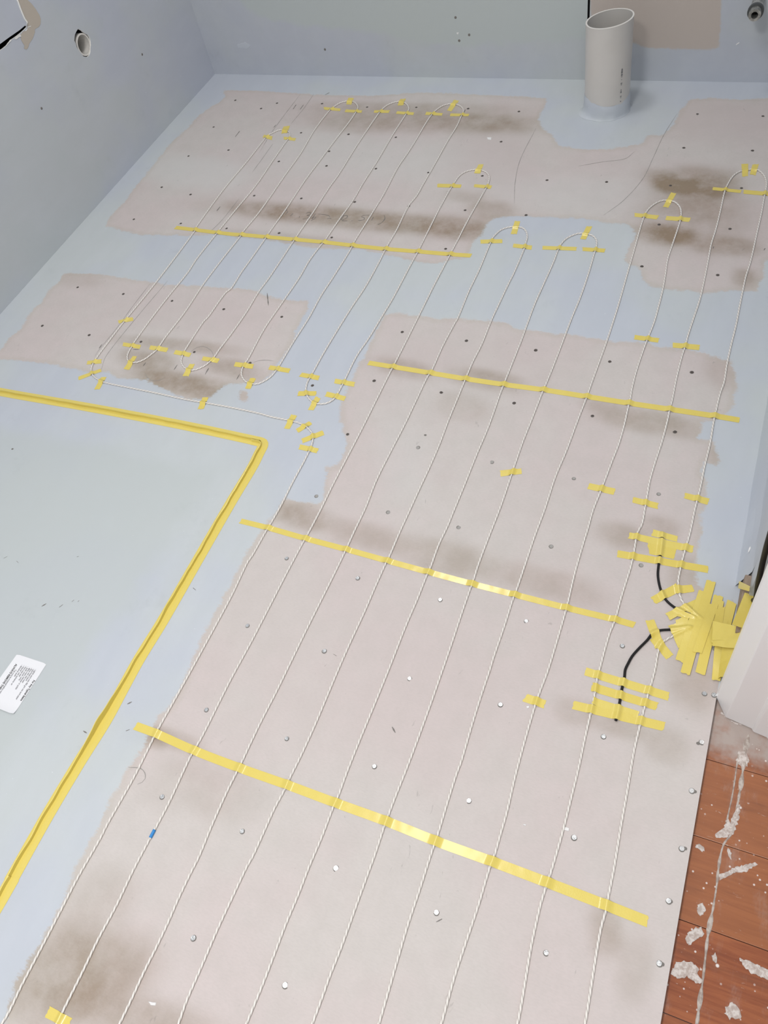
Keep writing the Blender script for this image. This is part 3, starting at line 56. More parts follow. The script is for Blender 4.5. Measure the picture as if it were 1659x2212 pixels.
NAILS = [(-0.714, 0.6528), (-0.5557, 0.6488), (-0.7231, 0.4936), (-0.5561, 0.4884), (-0.3864, 0.4835), (-0.5537, 0.8098), (-0.4034, 0.8102), (-0.3857, 0.6473), (-0.2228, 0.6485), (-0.2203, 0.8135), (-0.7188, 0.3194), (-0.5527, 0.317), (-0.7176, 0.158), (-0.5571, 0.1537), (-0.3884, 0.3203), (-0.2217, 0.4848), (-0.2232, 0.317), (-0.0493, 0.4821), (-0.0561, 0.3159), (-0.3871, 0.1539), (-0.5578, -0.0111), (-0.395, -0.0167), (-0.219, 0.1482), (-0.056, 0.1522), (0.0882, 0.2747), (0.0904, 0.1923), (0.0866, 0.6009), (0.101, 0.6029), (0.0951, 0.519), (0.0928, 0.4389), (0.0935, 0.351), (-0.0552, 0.8153), (-0.0541, 0.6479), (0.0891, 0.6851), (-0.7154, 1.3192), (-0.5522, 1.3186), (-0.3877, 1.3175), (-0.5567, 1.1483), (-0.3893, 1.1515), (-0.5533, 0.9848), (-0.3885, 0.9834), (-0.2181, 0.9807), (-0.2207, 1.3136), (-0.0483, 1.3144), (-0.2205, 1.1504), (-0.0531, 1.1428), (-0.0551, 0.9816), (-0.7222, 1.1519), (-0.7202, 0.9857), (-0.7182, 0.8111), (-1.2203, 1.3148), (-1.0462, 1.3156), (-0.8628, 1.1074), (-1.7156, 1.3239), (-1.5526, 1.3215), (-1.3879, 1.3199), (-1.7253, 1.1593), (-1.5578, 1.1531), (-1.39, 1.1577), (-1.2202, 1.1521), (-1.0531, 1.1447), (-1.7162, 2.3156), (-1.545, 2.3056), (-1.5896, 2.2692), (-1.3768, 2.3102), (-1.2072, 2.2972), (-1.0388, 2.3047), (-1.7119, 2.1488), (-1.374, 2.1369), (-1.2072, 2.1398), (-1.045, 2.1349), (-1.586, 2.0232), (-1.7148, 1.9783), (-1.3774, 1.9766), (-1.2329, 2.0446), (-1.2079, 1.9684), (-1.0451, 1.9688), (-0.8782, 1.965), (-1.5937, 1.7815), (-1.3751, 1.7992), (-1.2179, 1.8026), (-1.0457, 1.8046), (-0.8796, 1.8051), (-1.3863, 1.6382), (-1.2128, 1.6391), (-1.0475, 1.6415), (-1.7175, 1.8062), (-1.7197, 1.6407), (-1.5483, 1.6414), (-0.8683, 2.3064), (-0.7043, 2.2984), (-0.7117, 2.1365), (-0.7151, 1.9648), (-0.5305, 1.9633), (-0.7142, 1.8056), (-0.7132, 1.6389), (-0.5453, 1.8043), (-0.1961, 2.3131), (-0.0259, 2.3116), (-0.2045, 2.1447), (-0.0315, 2.1455), (-0.3714, 1.9708), (-0.2079, 1.9714), (-0.0364, 1.9777), (-0.2061, 1.8065), (-0.0405, 1.8097), (-0.2157, 1.6416), (-0.0433, 1.6354)]
HOLES = [(-1.5195, 0.7568), (-0.5494, 1.0216), (0.0912, 0.275), (0.0902, 0.5151), (0.0975, 0.439), (0.0978, 0.3525), (0.0947, 0.1927), (0.101, 0.6046)]
WORN = [(-1.6888, 0.8027), (-1.5994, 0.8069), (-1.467, 0.8289), (-1.188, 0.8266), (-0.9706, 0.8227), (-0.9745, 0.743), (-0.974, 0.4871), (-0.9937, 0.3438), (-1.0244, 0.1981), (-1.0427, 0.0247)]
PENCIL = [[(-1.4473, 1.3936), (-1.456, 1.2519), (-1.4596, 1.0933), (-1.4439, 1.0452)], [(-1.4947, 1.3762), (-1.4943, 1.283), (-1.491, 1.1868), (-1.4935, 1.1077), (-1.491, 1.0838)], [(-1.4833, 2.3692), (-1.4805, 2.1404), (-1.4686, 2.0171)], [(-1.4333, 2.3683), (-1.4299, 2.2735), (-1.4341, 2.187)], [(-1.4446, 2.071), (-1.4419, 1.981), (-1.4411, 1.9137)], [(-1.4179, 1.7773), (-1.421, 1.6746), (-1.4302, 1.6183)], [(-1.315, 1.0577), (-1.3005, 1.0458), (-1.2788, 1.038), (-1.2614, 1.044), (-1.2524, 1.0544)], [(-1.2308, 1.151), (-1.2222, 1.168), (-1.2079, 1.1749), (-1.1911, 1.1722), (-1.173, 1.1621), (-1.1617, 1.1492)], [(-1.0459, 1.1487), (-1.0334, 1.1577), (-1.0162, 1.1627), (-0.9973, 1.1639)], [(-0.8047, 0.1818), (-0.7814, 0.1875), (-0.7694, 0.183), (-0.7638, 0.1748), (-0.7656, 0.1675), (-0.772, 0.162)], [(-0.629, 2.2127), (-0.6308, 2.0521), (-0.6152, 1.9461), (-0.5899, 1.8491)], [(-0.25, 2.3132), (-0.2666, 2.2027), (-0.2743, 2.0921), (-0.2828, 1.9923), (-0.3118, 1.895), (-0.3478, 1.8273)], [(-0.4619, 2.0353), (-0.4045, 2.0603), (-0.3467, 2.0808), (-0.3291, 2.1156)]]
MARKS = [[(-1.3339, 1.0788), (-1.3337, 1.0923)], [(-1.242, 1.0838), (-1.2428, 1.1018)], [(-1.151, 1.0858), (-1.1526, 1.1081)], [(-1.0608, 1.0865), (-1.0616, 1.1054)], [(-1.4967, 1.1124), (-1.4977, 1.1299)], [(-1.4405, 2.2701), (-1.4411, 2.3014)], [(-1.4863, 2.1591), (-1.4857, 2.1755)], [(-1.4673, 2.2715), (-1.4685, 2.3)], [(-1.3895, 2.3643), (-1.3788, 2.3793)], [(-1.6002, 2.0968), (-1.6011, 2.1323)], [(-1.4611, 1.7125), (-1.4606, 1.7354)], [(-0.8741, 2.2827), (-0.8745, 2.3024)], [(-0.2153, 0.1358), (-0.2083, 0.1428)], [(-1.397, 1.1279), (-1.3786, 1.1314)], [(0.0433, 1.7389), (0.0453, 1.7479)], [(-0.068, 1.7285), (-0.0675, 1.7391)], [(-0.0035, 1.7323), (0.0007, 1.7399)], [(-0.5374, 0.4873), (-0.5301, 0.4856)], [(-0.3844, 0.3924), (-0.3753, 0.3843)], [(-1.1293, 1.3947), (-1.1026, 1.3495)], [(-0.8725, 0.5377), (-0.8641, 0.5346)], [(-0.9252, 0.2122), (-0.9157, 0.2107)], [(-0.8455, 0.2376), (-0.8401, 0.2421)], [(-0.8651, 0.2894), (-0.8714, 0.2827)], [(-1.1701, 0.4093), (-1.164, 0.4178)], [(-1.1303, 0.4184), (-1.1263, 0.4262)], [(-1.1111, 0.4372), (-1.1087, 0.4424)], [(-1.0981, 0.4409), (-1.097, 0.4446)], [(-1.3333, 0.4855), (-1.3278, 0.4919)], [(-1.2981, 0.4877), (-1.2907, 0.4849)], [(-1.1659, 0.5343), (-1.1624, 0.5365)]]
WRITING = [[(-1.2322, 1.7228), (-1.2311, 1.7378)], [(-1.244, 1.7248), (-1.2427, 1.7371), (-1.2353, 1.7442)], [(-1.2137, 1.7165), (-1.2109, 1.7306)], [(-1.1931, 1.705), (-1.1925, 1.7068)], [(-1.1835, 1.7151), (-1.1846, 1.72)], [(-1.1713, 1.737), (-1.1639, 1.7414), (-1.1565, 1.7405), (-1.1572, 1.7319), (-1.1646, 1.7276), (-1.1542, 1.7254), (-1.1535, 1.7187), (-1.162, 1.7119), (-1.1689, 1.709)], [(-1.1425, 1.715), (-1.141, 1.7373)], [(-1.1425, 1.715), (-1.1388, 1.7222), (-1.1329, 1.7236), (-1.1329, 1.7169), (-1.1392, 1.7104), (-1.1399, 1.7052)], [(-1.1317, 1.7374), (-1.1131, 1.7372), (-1.0981, 1.7347), (-1.0913, 1.7297)], [(-1.0958, 1.7191), (-1.09, 1.7242), (-1.0843, 1.7215)], [(-1.0519, 1.7189), (-1.052, 1.7403)], [(-1.052, 1.7403), (-1.0414, 1.7409), (-1.0395, 1.7311), (-1.0469, 1.7218), (-1.047, 1.7168), (-1.032, 1.7187)], [(-1.0189, 1.7187), (-1.0173, 1.7212)], [(-0.9773, 1.7514), (-0.9939, 1.7483), (-0.9987, 1.7411), (-0.987, 1.7369), (-0.9851, 1.7295), (-0.9922, 1.7253), (-1.0003, 1.7233)], [(-0.9623, 1.729), (-0.9625, 1.7439)], [(-0.9348, 1.7555), (-0.9271, 1.7433), (-0.9274, 1.7285), (-0.932, 1.7181), (-0.937, 1.7142)]]
CARD = [(-1.1529, 0.3028), (-1.0787, 0.3038), (-1.079, 0.1955), (-1.1568, 0.1965)]
CHIPS = [([(-0.0738, 0.3262), (-0.0661, 0.3267), (-0.0656, 0.3219), (-0.0733, 0.3214)], 'white paint chip touching a cable above the lowest long tape'), ([(-0.1797, 0.4945), (-0.1756, 0.4966), (-0.174, 0.4937), (-0.1779, 0.4908)], 'tiny white paint chip just below the lone tape near the stacked tapes'), ([(-0.133, 0.311), (-0.1287, 0.311), (-0.1288, 0.3088), (-0.1332, 0.3088)], 'tiny white crumb on bare board between two cables'), ([(-0.7605, 2.1547), (-0.7467, 2.1557), (-0.7444, 2.1437), (-0.7562, 2.1453)], 'white plaster crumb on the bare board left of the drain pipe'), ([(-0.5817, -0.1086), (-0.5686, -0.1055), (-0.5681, -0.109), (-0.5748, -0.1116)], 'white flake on the stained board near the bottom edge')]
SPLATS = [[(0.1122, 0.2034), (0.1231, 0.2084), (0.1326, 0.21), (0.1414, 0.2038), (0.1404, 0.1977), (0.1489, 0.1924), (0.1458, 0.1876), (0.138, 0.1884), (0.1282, 0.1894), (0.1192, 0.1851), (0.1105, 0.1847), (0.1072, 0.1892), (0.1095, 0.1958)], [(0.1785, 0.1714), (0.1834, 0.176), (0.1865, 0.1807), (0.1922, 0.1793), (0.1983, 0.1753), (0.2001, 0.1688), (0.1954, 0.1626), (0.1907, 0.1635), (0.1857, 0.1598), (0.1814, 0.1635)], [(0.1475, 0.3332), (0.1601, 0.344), (0.1801, 0.3606), (0.1859, 0.3622), (0.1933, 0.3673), (0.1963, 0.3667), (0.1883, 0.3592), (0.1859, 0.3541), (0.1702, 0.3443), (0.1593, 0.3352), (0.1502, 0.3284)], [(0.1882, 0.2353), (0.1996, 0.2376), (0.2148, 0.2366), (0.23, 0.2338), (0.2419, 0.2262), (0.2201, 0.2227), (0.205, 0.2246), (0.1951, 0.2284)], [(0.1185, 0.2359), (0.121, 0.2448), (0.1276, 0.2531), (0.1367, 0.2584), (0.1422, 0.2485), (0.1335, 0.2414), (0.1272, 0.2313), (0.1204, 0.2307)], [(0.154, 0.2285), (0.1592, 0.2323), (0.1619, 0.2275), (0.1619, 0.2209), (0.1559, 0.2225)], [(0.1098, 0.3644), (0.1155, 0.3675), (0.1243, 0.365), (0.1251, 0.3598), (0.119, 0.3588), (0.1113, 0.3616)], [(0.1265, 0.2851), (0.1338, 0.2898), (0.1391, 0.2814), (0.1346, 0.2717), (0.1284, 0.2735)], [(0.1494, 0.5239), (0.1586, 0.5281), (0.1621, 0.5145), (0.1602, 0.4992), (0.1534, 0.5019), (0.149, 0.5102)], [(0.1559, 0.4273), (0.162, 0.4443), (0.1643, 0.4348), (0.1622, 0.4114), (0.159, 0.3969), (0.1497, 0.3892), (0.138, 0.3841), (0.136, 0.3912), (0.1464, 0.3981), (0.1464, 0.4128), (0.1478, 0.4178), (0.1539, 0.404)], [(0.1557, 0.3759), (0.1615, 0.3713), (0.1603, 0.3601), (0.1568, 0.3653)], [(0.1149, 0.5817), (0.1193, 0.5806), (0.1263, 0.5755), (0.1224, 0.5735), (0.1163, 0.5772)], [(0.1317, 0.5716), (0.1401, 0.571), (0.1491, 0.5707), (0.1475, 0.567), (0.1378, 0.5671)], [(0.156, 0.5753), (0.1627, 0.5766), (0.1648, 0.5701), (0.1588, 0.5698)], [(0.1584, 0.5145), (0.1608, 0.5267), (0.1661, 0.517), (0.1649, 0.5052)]]
FILLER = [(0.1605, 0.5561), (0.1602, 0.5265), (0.1603, 0.4992), (0.1588, 0.4552), (0.1583, 0.4011), (0.1493, 0.3781), (0.1464, 0.3534), (0.1461, 0.3294), (0.1471, 0.3013), (0.148, 0.2744), (0.1475, 0.2452), (0.1472, 0.2156), (0.1479, 0.1803), (0.1495, 0.1403), (0.1507, 0.0932)]
FILLER2 = [(0.1511, 0.5236), (0.1503, 0.5043), (0.1507, 0.4671), (0.1488, 0.4091)]
WL_HOLE = [(1.9358, 0.4113), (1.9456, 0.4021), (1.9489, 0.3964), (1.9538, 0.3907), (1.9629, 0.3821), (1.9653, 0.3732), (1.9636, 0.3654), (1.9574, 0.3562), (1.9509, 0.3506), (1.9429, 0.3422), (1.9318, 0.338), (1.9223, 0.3387), (1.9094, 0.3469), (1.9063, 0.3567), (1.9023, 0.369), (1.8997, 0.3772), (1.9024, 0.3878), (1.902, 0.3948), (1.9094, 0.4014), (1.9147, 0.4056), (1.9256, 0.4089)]
WL_PIPE = [(1.9344, 0.3682)]
WL_SLOT = [(1.598, 0.5113), (1.6476, 0.5076), (1.6868, 0.5059), (1.7314, 0.5031), (1.7575, 0.5031), (1.7613, 0.4978), (1.748, 0.4966), (1.7336, 0.4963), (1.7144, 0.4967), (1.6907, 0.4982), (1.6757, 0.4953), (1.6498, 0.4954), (1.5881, 0.5008)]
WL_TAN = [(1.7758, 0.5592), (1.8059, 0.5446), (1.8132, 0.5307), (1.8182, 0.5155), (1.8201, 0.5014), (1.8183, 0.4896), (1.8082, 0.4816), (1.7964, 0.48), (1.7826, 0.4824), (1.7766, 0.4757), (1.7598, 0.4685), (1.7402, 0.4643), (1.7291, 0.4585), (1.7216, 0.4581), (1.7142, 0.4641), (1.7212, 0.4687), (1.7199, 0.4812), (1.7204, 0.488), (1.7259, 0.4893), (1.7259, 0.494), (1.7413, 0.4954), (1.7488, 0.4927), (1.7578, 0.4948), (1.7628, 0.4979), (1.7652, 0.5092), (1.7661, 0.5319), (1.7684, 0.5497)]
WL_CHIPS = [[(1.6985, 0.4961), (1.7068, 0.4976), (1.7249, 0.496), (1.7259, 0.4893), (1.7155, 0.4919), (1.7043, 0.4918)], [(1.7463, 0.4946), (1.7583, 0.4953), (1.7578, 0.4932), (1.7495, 0.492)], [(1.6623, 0.4971), (1.685, 0.5009), (1.6908, 0.4997), (1.6868, 0.497), (1.6714, 0.4966), (1.6646, 0.4952)], [(1.7618, 0.4976), (1.7746, 0.4944), (1.7718, 0.4929), (1.7618, 0.496)]]
WL_EDGE = [(1.7708, 0.5629), (1.7709, 0.5554), (1.768, 0.5431), (1.7661, 0.5288), (1.7652, 0.5154), (1.7672, 0.5067), (1.7632, 0.5008)]
WL_HOLES = [(2.1544, 0.2322), (1.6714, 0.3227)]
WB_BEIGE = [(-0.5415, 0.2603), (-0.1938, 0.2524), (-0.1826, 0.1478), (-0.1787, 0.0901), (-0.2811, 0.0911), (-0.3712, 0.0947), (-0.4247, 0.1114), (-0.5366, 0.105)]
WB_GREEN = [(-1.8033, 0.3299), (-0.549, 0.2954), (-0.5438, 0.118), (-0.6414, 0.1116), (-0.7839, 0.1144), (-0.9339, 0.098), (-1.0885, 0.1049), (-1.2107, 0.1405), (-1.4066, 0.1557), (-1.6419, 0.1865)]
WB_MARKS = [(-1.4211, 0.087), (-0.9493, 0.1821), (-0.9103, 0.1316), (-0.9444, 0.1146)]
WB_CHIP = [[(-0.1357, 0.1026), (-0.1273, 0.11), (-0.1279, 0.1063), (-0.1343, 0.1013)], [(-0.9511, 0.1379), (-0.9434, 0.1392), (-0.9455, 0.1338), (-0.95, 0.1338)], [(-1.7601, 0.1033), (-1.7235, 0.1109), (-1.705, 0.1002), (-1.7244, 0.0878), (-1.7591, 0.0909)]]
HUMPTAPES = [([(0.0877, 0.6959, 0.004), (0.1075, 0.692, 0.016), (0.1062, 0.6291, 0.003), (0.0933, 0.6271, 0.003)], 'yellow tape strip running down along the foot of the door frame'), ([(0.0992, 0.6954, 0.015), (0.1252, 0.6819, 0.046), (0.1109, 0.6301, 0.022), (0.1017, 0.6316, 0.002)], "crumpled darker yellow tape turned up against the door frame's foot"), ([(0.0816, 0.6968, 0.004), (0.1257, 0.6909, 0.052), (0.1254, 0.6697, 0.05), (0.085, 0.685, 0.003)], 'lower of two creased yellow tapes folded up against the door frame'), ([(0.0782, 0.7288, 0.005), (0.1303, 0.7068, 0.054), (0.1285, 0.6844, 0.053), (0.082, 0.6943, 0.004)], 'upper of two creased yellow tapes folded up against the door frame'), ([(0.1163, 0.7723, 0.054), (0.1331, 0.7698, 0.054), (0.1253, 0.7027, 0.054), (0.1046, 0.7054, 0.054)], 'yellow tape lying on top of the wood block beside the door frame'), ([(0.1057, 0.8001, 0.04), (0.1196, 0.7656, 0.085), (0.1199, 0.7588, 0.08), (0.1066, 0.7884, 0.035)], 'small yellow tape at the cut end of the wall upstand')]
WALLCABLE = [(0.1095, 0.715, 0.46), (0.111, 0.718, 0.36), (0.1145, 0.7258, 0.2761), (0.118, 0.7355, 0.226), (0.1215, 0.7371, 0.1791), (0.126, 0.7433, 0.1293), (0.13, 0.7408, 0.0942), (0.131, 0.762, 0.052)]
SLEEVE = (-0.7004, 0.0998, 0.0022)
CARDTEXT = [('For Any Typical Stains', 0.34, 0.93, 0.085, True, 0.4), ('- Lightly sand with 400 grit wet sand paper', 0.15, 0.785, 0.07, False, 0.6), ('- Liquid based cleaner', 0.15, 0.72, 0.07, False, 0.25), ('- Rinse with clean water', 0.15, 0.655, 0.07, False, 0.3), ('- Mild cream cleanser or polish', 0.15, 0.59, 0.07, False, 0.44), ('- Soft cloth only', 0.15, 0.525, 0.07, False, 0.28), ('- Warm soapy water', 0.15, 0.46, 0.07, False, 0.22), ('- Never use solvents or', 0.15, 0.395, 0.07, False, 0.4), ('- abrasive pads', 0.15, 0.33, 0.07, False, 0.24), ('Tray must be protected before commissioning', 0.27, 0.245, 0.07, False, 0.62), ('ALWAYS REMOVE THIS LABEL', 0.176, 0.155, 0.085, True, 0.66)]

# ------------------------------------------------------------------ helpers
def lin(r, g, b):
    f = lambda c: c / 12.92 if c <= 0.04045 else ((c + 0.055) / 1.055) ** 2.4
    return (f(r / 255), f(g / 255), f(b / 255), 1)
def tag(o, label=None, cat=None, group=None, kind=None):
    if label: o['label'] = label
    if cat: o['category'] = cat
    if group: o['group'] = group
    if kind: o['kind'] = kind
    return o
def link(name, me, mats, parent=None, smooth=False):
    o = bpy.data.objects.new(name, me)
    C.objects.link(o)
    for m in (mats if isinstance(mats, (list, tuple)) else [mats]):
        if m and m.name not in [x.name for x in me.materials if x]: me.materials.append(m)
    if parent: o.parent = parent
    if smooth:
        me.polygons.foreach_set('use_smooth', [True] * len(me.polygons))
    return o
def mesh(name, verts, faces, mats, parent=None, smooth=False):
    me = bpy.data.meshes.new(name)
    me.from_pydata([tuple(v) for v in verts], [], faces)
    me.update()
    return link(name, me, mats, parent, smooth)
def empty(name, loc):
    o = bpy.data.objects.new(name, None); C.objects.link(o); o.location = loc; o.empty_display_size = 0.05
    return o
def box(name, x0, x1, y0, y1, z0, z1, mats, parent=None, bevel=0.0):
    bm = bmesh.new()
    bmesh.ops.create_cube(bm, size=1)
    for v in bm.verts:
        v.co = Vector((x0 if v.co.x < 0 else x1, y0 if v.co.y < 0 else y1, z0 if v.co.z < 0 else z1))
    if bevel:
        bmesh.ops.bevel(bm, geom=bm.edges[:], offset=bevel, segments=2, affect='EDGES', profile=0.5)
    me = bpy.data.meshes.new(name); bm.to_mesh(me); bm.free()
    return link(name, me, mats, parent)
def resample(pts, step):
    P = [Vector((p[0], p[1], p[2] if len(p) > 2 else 0.0)) for p in pts]
    out = []
    n = len(P)
    for i in range(n - 1):                       # centripetal-ish Catmull-Rom
        p0 = P[max(i - 1, 0)]; p1 = P[i]; p2 = P[i + 1]; p3 = P[min(i + 2, n - 1)]
        L = (p2 - p1).length
        if L < 1e-6: continue
        d01 = max((p1 - p0).length, 1e-4); d23 = max((p3 - p2).length, 1e-4)
        m1 = (p2 - p0) / (d01 + L) * L if i > 0 else (p2 - p1)
        m2 = (p3 - p1) / (d23 + L) * L if i < n - 2 else (p2 - p1)
        k = max(1, int(round(L / step)))
        for j in range(k):
            t = j / k; t2 = t * t; t3 = t2 * t
            out.append((2*t3 - 3*t2 + 1) * p1 + (t3 - 2*t2 + t) * m1 + (-2*t3 + 3*t2) * p2 + (t3 - t2) * m2)
    out.append(P[-1])
    return out
def tube(name, pts, rad, sides, mats, parent=None, twist=None, z=None, caps=True):
    """tube along a polyline that stays near the floor plane; twist = (pitch, depth) gives a two-strand lay"""
    P = [Vector(p) for p in pts]
    n = len(P)
    vs = []; fs = []; gv = []
    s = 0.0
    for i in range(n):
        a = P[max(i - 1, 0)]; b = P[min(i + 1, n - 1)]
        d = (b - a).normalized()
        up = Vector((0, 0, 1))
        if abs(d.z) > 0.9: up = Vector((1, 0, 0))
        side = d.cross(up).normalized(); up2 = side.cross(d).normalized()
        if i: s += (P[i] - P[i - 1]).length
        for k in range(sides):
            th = 2 * math.pi * k / sides
            r = rad
            if twist:
                ph = th - 2 * math.pi * s / twist[0]
                q = abs(math.sin(ph)) ** 9
                r = rad * (1 - twist[1] * q); gv.append(q)
            vs.append(P[i] + side * (r * math.cos(th)) + up2 * (r * math.sin(th)))
    for i in range(n - 1):
        for k in range(sides):
            a = i * sides + k; b = i * sides + (k + 1) % sides
            fs.append((a, b, b + sides, a + sides))
    if caps:
        fs.append(tuple(range(sides - 1, -1, -1))); fs.append(tuple((n - 1) * sides + k for k in range(sides)))
    o = mesh(name, vs, fs, mats, parent, smooth=True)
    if twist: o.data.attributes.new('groove_shade', 'FLOAT', 'POINT').data.foreach_set('value', np.array(gv, np.float32))
    return o
def ribbon(name, pts, w, z, mats, parent=None, taper=True):
    P = resample(pts, 0.006)
    vs = []; fs = []
    n = len(P)
    for i in range(n):
        d = (P[min(i + 1, n - 1)] - P[max(i - 1, 0)]); d.z = 0; d.normalize()
        s = Vector((-d.y, d.x, 0))
        t = i / max(n - 1, 1)
        ww = w * (0.55 + 0.45 * noise.noise(Vector((P[i].x * 90, P[i].y * 90, 3)))) * (min(1, 6 * t, 6 * (1 - t)) * 0.7 + 0.3 if taper else 1)
        vs += [P[i] + s * ww / 2 + Vector((0, 0, z)), P[i] - s * ww / 2 + Vector((0, 0, z))]
    for i in range(n - 1): fs.append((2*i, 2*i+1, 2*i+3, 2*i+2))
    return mesh(name, vs, fs, mats, parent)
def blob(name, poly, z, th, mats, parent=None, rough=0.0015, step=0.004):
    """a thin raised splash with a ragged outline"""
    P = [Vector((p[0], p[1], 0)) for p in poly]
    out = []
    n = len(P)
    for i in range(n):
        a, b = P[i], P[(i + 1) % n]
        k = max(1, int((b - a).length / step))
        for j in range(k):
            q = a.lerp(b, j / k)
            out.append(q + Vector((noise.noise(q * 260), noise.noise(q * 260 + Vector((9, 4, 0))), 0)) * rough)
    c = sum(out, Vector()) / len(out)
    m = len(out)
    vs = [q + Vector((0, 0, z)) for q in out] + [c.lerp(q, 0.86) + Vector((0, 0, z + th * (0.8 + 0.4 * noise.noise(q * 200)))) for q in out] + \
         [c.lerp(q, 0.45) + Vector((0, 0, z + th * (1 + 0.5 * noise.noise(q * 150)))) for q in out] + [c + Vector((0, 0, z + th))]
    fs = []
    for i in range(m):
        j = (i + 1) % m
        fs += [(i, j, m + j, m + i), (m + i, m + j, 2*m + j, 2*m + i), (2*m + i, 2*m + j, 3*m)]
    return mesh(name, vs, fs, mats, parent)

# ------------------------------------------------------------------ materials
class NT:
    def __init__(s, name, rough=0.5, color=(0.8, 0.8, 0.8, 1), metal=0.0, spec=0.5):
        s.m = bpy.data.materials.new(name); s.m.use_nodes = True
        s.t = s.m.node_tree; s.b = s.t.nodes['Principled BSDF']
        s.b.inputs['Base Color'].default_value = color
        s.b.inputs['Roughness'].default_value = rough
        s.b.inputs['Metallic'].default_value = metal
        s.b.inputs['Specular IOR Level'].default_value = spec
        s._pos = None
    def n(s, kind, **kw):
        x = s.t.nodes.new(kind)
        for k, v in kw.items(): setattr(x, k, v)
        return x
    def l(s, a, b): s.t.links.new(a, b)
    def val(s, sock, v):
        if isinstance(v, (int, float)): sock.default_value = v
        elif isinstance(v, tuple): sock.default_value = v
        else: s.l(v, sock)
    def pos(s):
        if not s._pos: s._pos = s.n('ShaderNodeNewGeometry').outputs['Position']
        return s._pos
    def mapped(s, scale):
        mp = s.n('ShaderNodeMapping'); mp.inputs['Scale'].default_value = scale
        s.l(s.pos(), mp.inputs['Vector']); return mp.outputs[0]
    def noise(s, scale, detail=4, rough=0.55, vec=None, dist=0.0):
        x = s.n('ShaderNodeTexNoise'); x.inputs['Scale'].default_value = scale
        x.inputs['Detail'].default_value = detail; x.inputs['Roughness'].default_value = rough
        x.inputs['Distortion'].default_value = dist
        s.l(vec if vec is not None else s.pos(), x.inputs['Vector'])
        return x.outputs['Fac']
    def math(s, op, a, b=0.0, c=None):
        x = s.n('ShaderNodeMath', operation=op)
        s.val(x.inputs[0], a); s.val(x.inputs[1], b)
        if c is not None: s.val(x.inputs[2], c)
        return x.outputs[0]
    def ramp(s, v, lo, hi, o0=0.0, o1=1.0, smooth=True):
        x = s.n('ShaderNodeMapRange'); x.interpolation_type = 'SMOOTHSTEP' if smooth else 'LINEAR'
        s.val(x.inputs['Value'], v); x.inputs['From Min'].default_value = lo; x.inputs['From Max'].default_value = hi
        x.inputs['To Min'].default_value = o0; x.inputs['To Max'].default_value = o1
        return x.outputs['Result']
    def mix(s, f, a, b, mode='MIX'):
        x = s.n('ShaderNodeMix', data_type='RGBA', blend_type=mode)
        s.val(x.inputs[0], f); s.val(x.inputs[6], a); s.val(x.inputs[7], b)
        return x.outputs[2]
    def attr(s, name):
        return s.n('ShaderNodeAttribute', attribute_name=name).outputs['Fac']
    def color(s, c): s.val(s.b.inputs['Base Color'], c)
    def rough(s, v): s.val(s.b.inputs['Roughness'], v)
    def bump(s, h, strength=0.3, dist=0.002):
        x = s.n('ShaderNodeBump'); x.inputs['Strength'].default_value = strength; x.inputs['Distance'].default_value = dist
        s.l(h, x.inputs['Height']); s.l(x.outputs[0], s.b.inputs['Normal'])

BLUE = (0.527, 0.559, 0.615, 1)
BLUEGREEN = (0.550, 0.584, 0.592, 1)
def membrane_color(m):
    big = m.noise(2.3, 3)
    c = m.mix(m.ramp(big, 0.42, 0.62), BLUE, BLUEGREEN)
    streak = m.noise(1.0, 5, 0.6, m.mapped((16, 5, 16)))
    c = m.mix(m.ramp(streak, 0.35, 0.75, 0.0, 0.16), c, (0.66, 0.69, 0.73, 1))
    dirt = m.noise(9, 6, 0.7)
    c = m.mix(m.ramp(dirt, 0.58, 0.85, 0.0, 0.35), c, (0.36, 0.39, 0.42, 1))
    specks = m.noise(150, 2, 0.5)
    c = m.mix(m.ramp(specks, 0.77, 0.80, 0.0, 0.8), c, (0.82, 0.84, 0.86, 1))
    return c
def tan_color(m):
    big = m.noise(3.1, 4)
    c = m.mix(m.ramp(big, 0.40, 0.62), (0.618, 0.546, 0.528, 1), (0.612, 0.566, 0.538, 1))
    mid = m.noise(22, 6, 0.62)
    c = m.mix(m.ramp(mid, 0.30, 0.72, 0.0, 0.22), c, (0.47, 0.44, 0.405, 1))
    fib = m.noise(1.0, 4, 0.6, m.mapped((140, 420, 200)))
    c = m.mix(m.ramp(fib, 0.35, 0.7, 0.0, 0.14), c, (0.42, 0.38, 0.355, 1))
    return c

# floor: bare fibre-cement board with membrane painted over part of it (masks stored on the mesh)
m = NT('floor_board', 0.7)
sd = m.attr('board')
ragged = m.math('ADD', m.math('MULTIPLY_ADD', m.noise(38, 5, 0.7), 0.030, -0.015),
                m.math('MULTIPLY_ADD', m.noise(1.0, 4, 0.65, m.mapped((60, 300, 1))), 0.014, -0.007))
mask = m.ramp(m.math('ADD', sd, ragged), -0.004, 0.005)
st = m.attr('stain')
stn = m.math('MULTIPLY', st, m.ramp(m.noise(14, 6, 0.65), 0.22, 0.62, 0.35, 1.15, False))
tc = tan_color(m)
tc = m.mix(m.math('MULTIPLY', m.attr('pink'), 0.5), tc, (0.56, 0.475, 0.46, 1))
tc = m.mix(m.math('MULTIPLY', m.attr('grey'), 0.6), tc, (0.62, 0.62, 0.60, 1))
stain_mul = m.mix(m.math('MINIMUM', stn, 1.0), (1, 1, 1, 1), (0.50, 0.42, 0.31, 1))
tc = m.mix(1.0, tc, stain_mul, 'MULTIPLY')
scuff = m.ramp(m.noise(1.0, 3, 0.6, m.mapped((55, 23, 1)), 1.6), 0.69, 0.76)
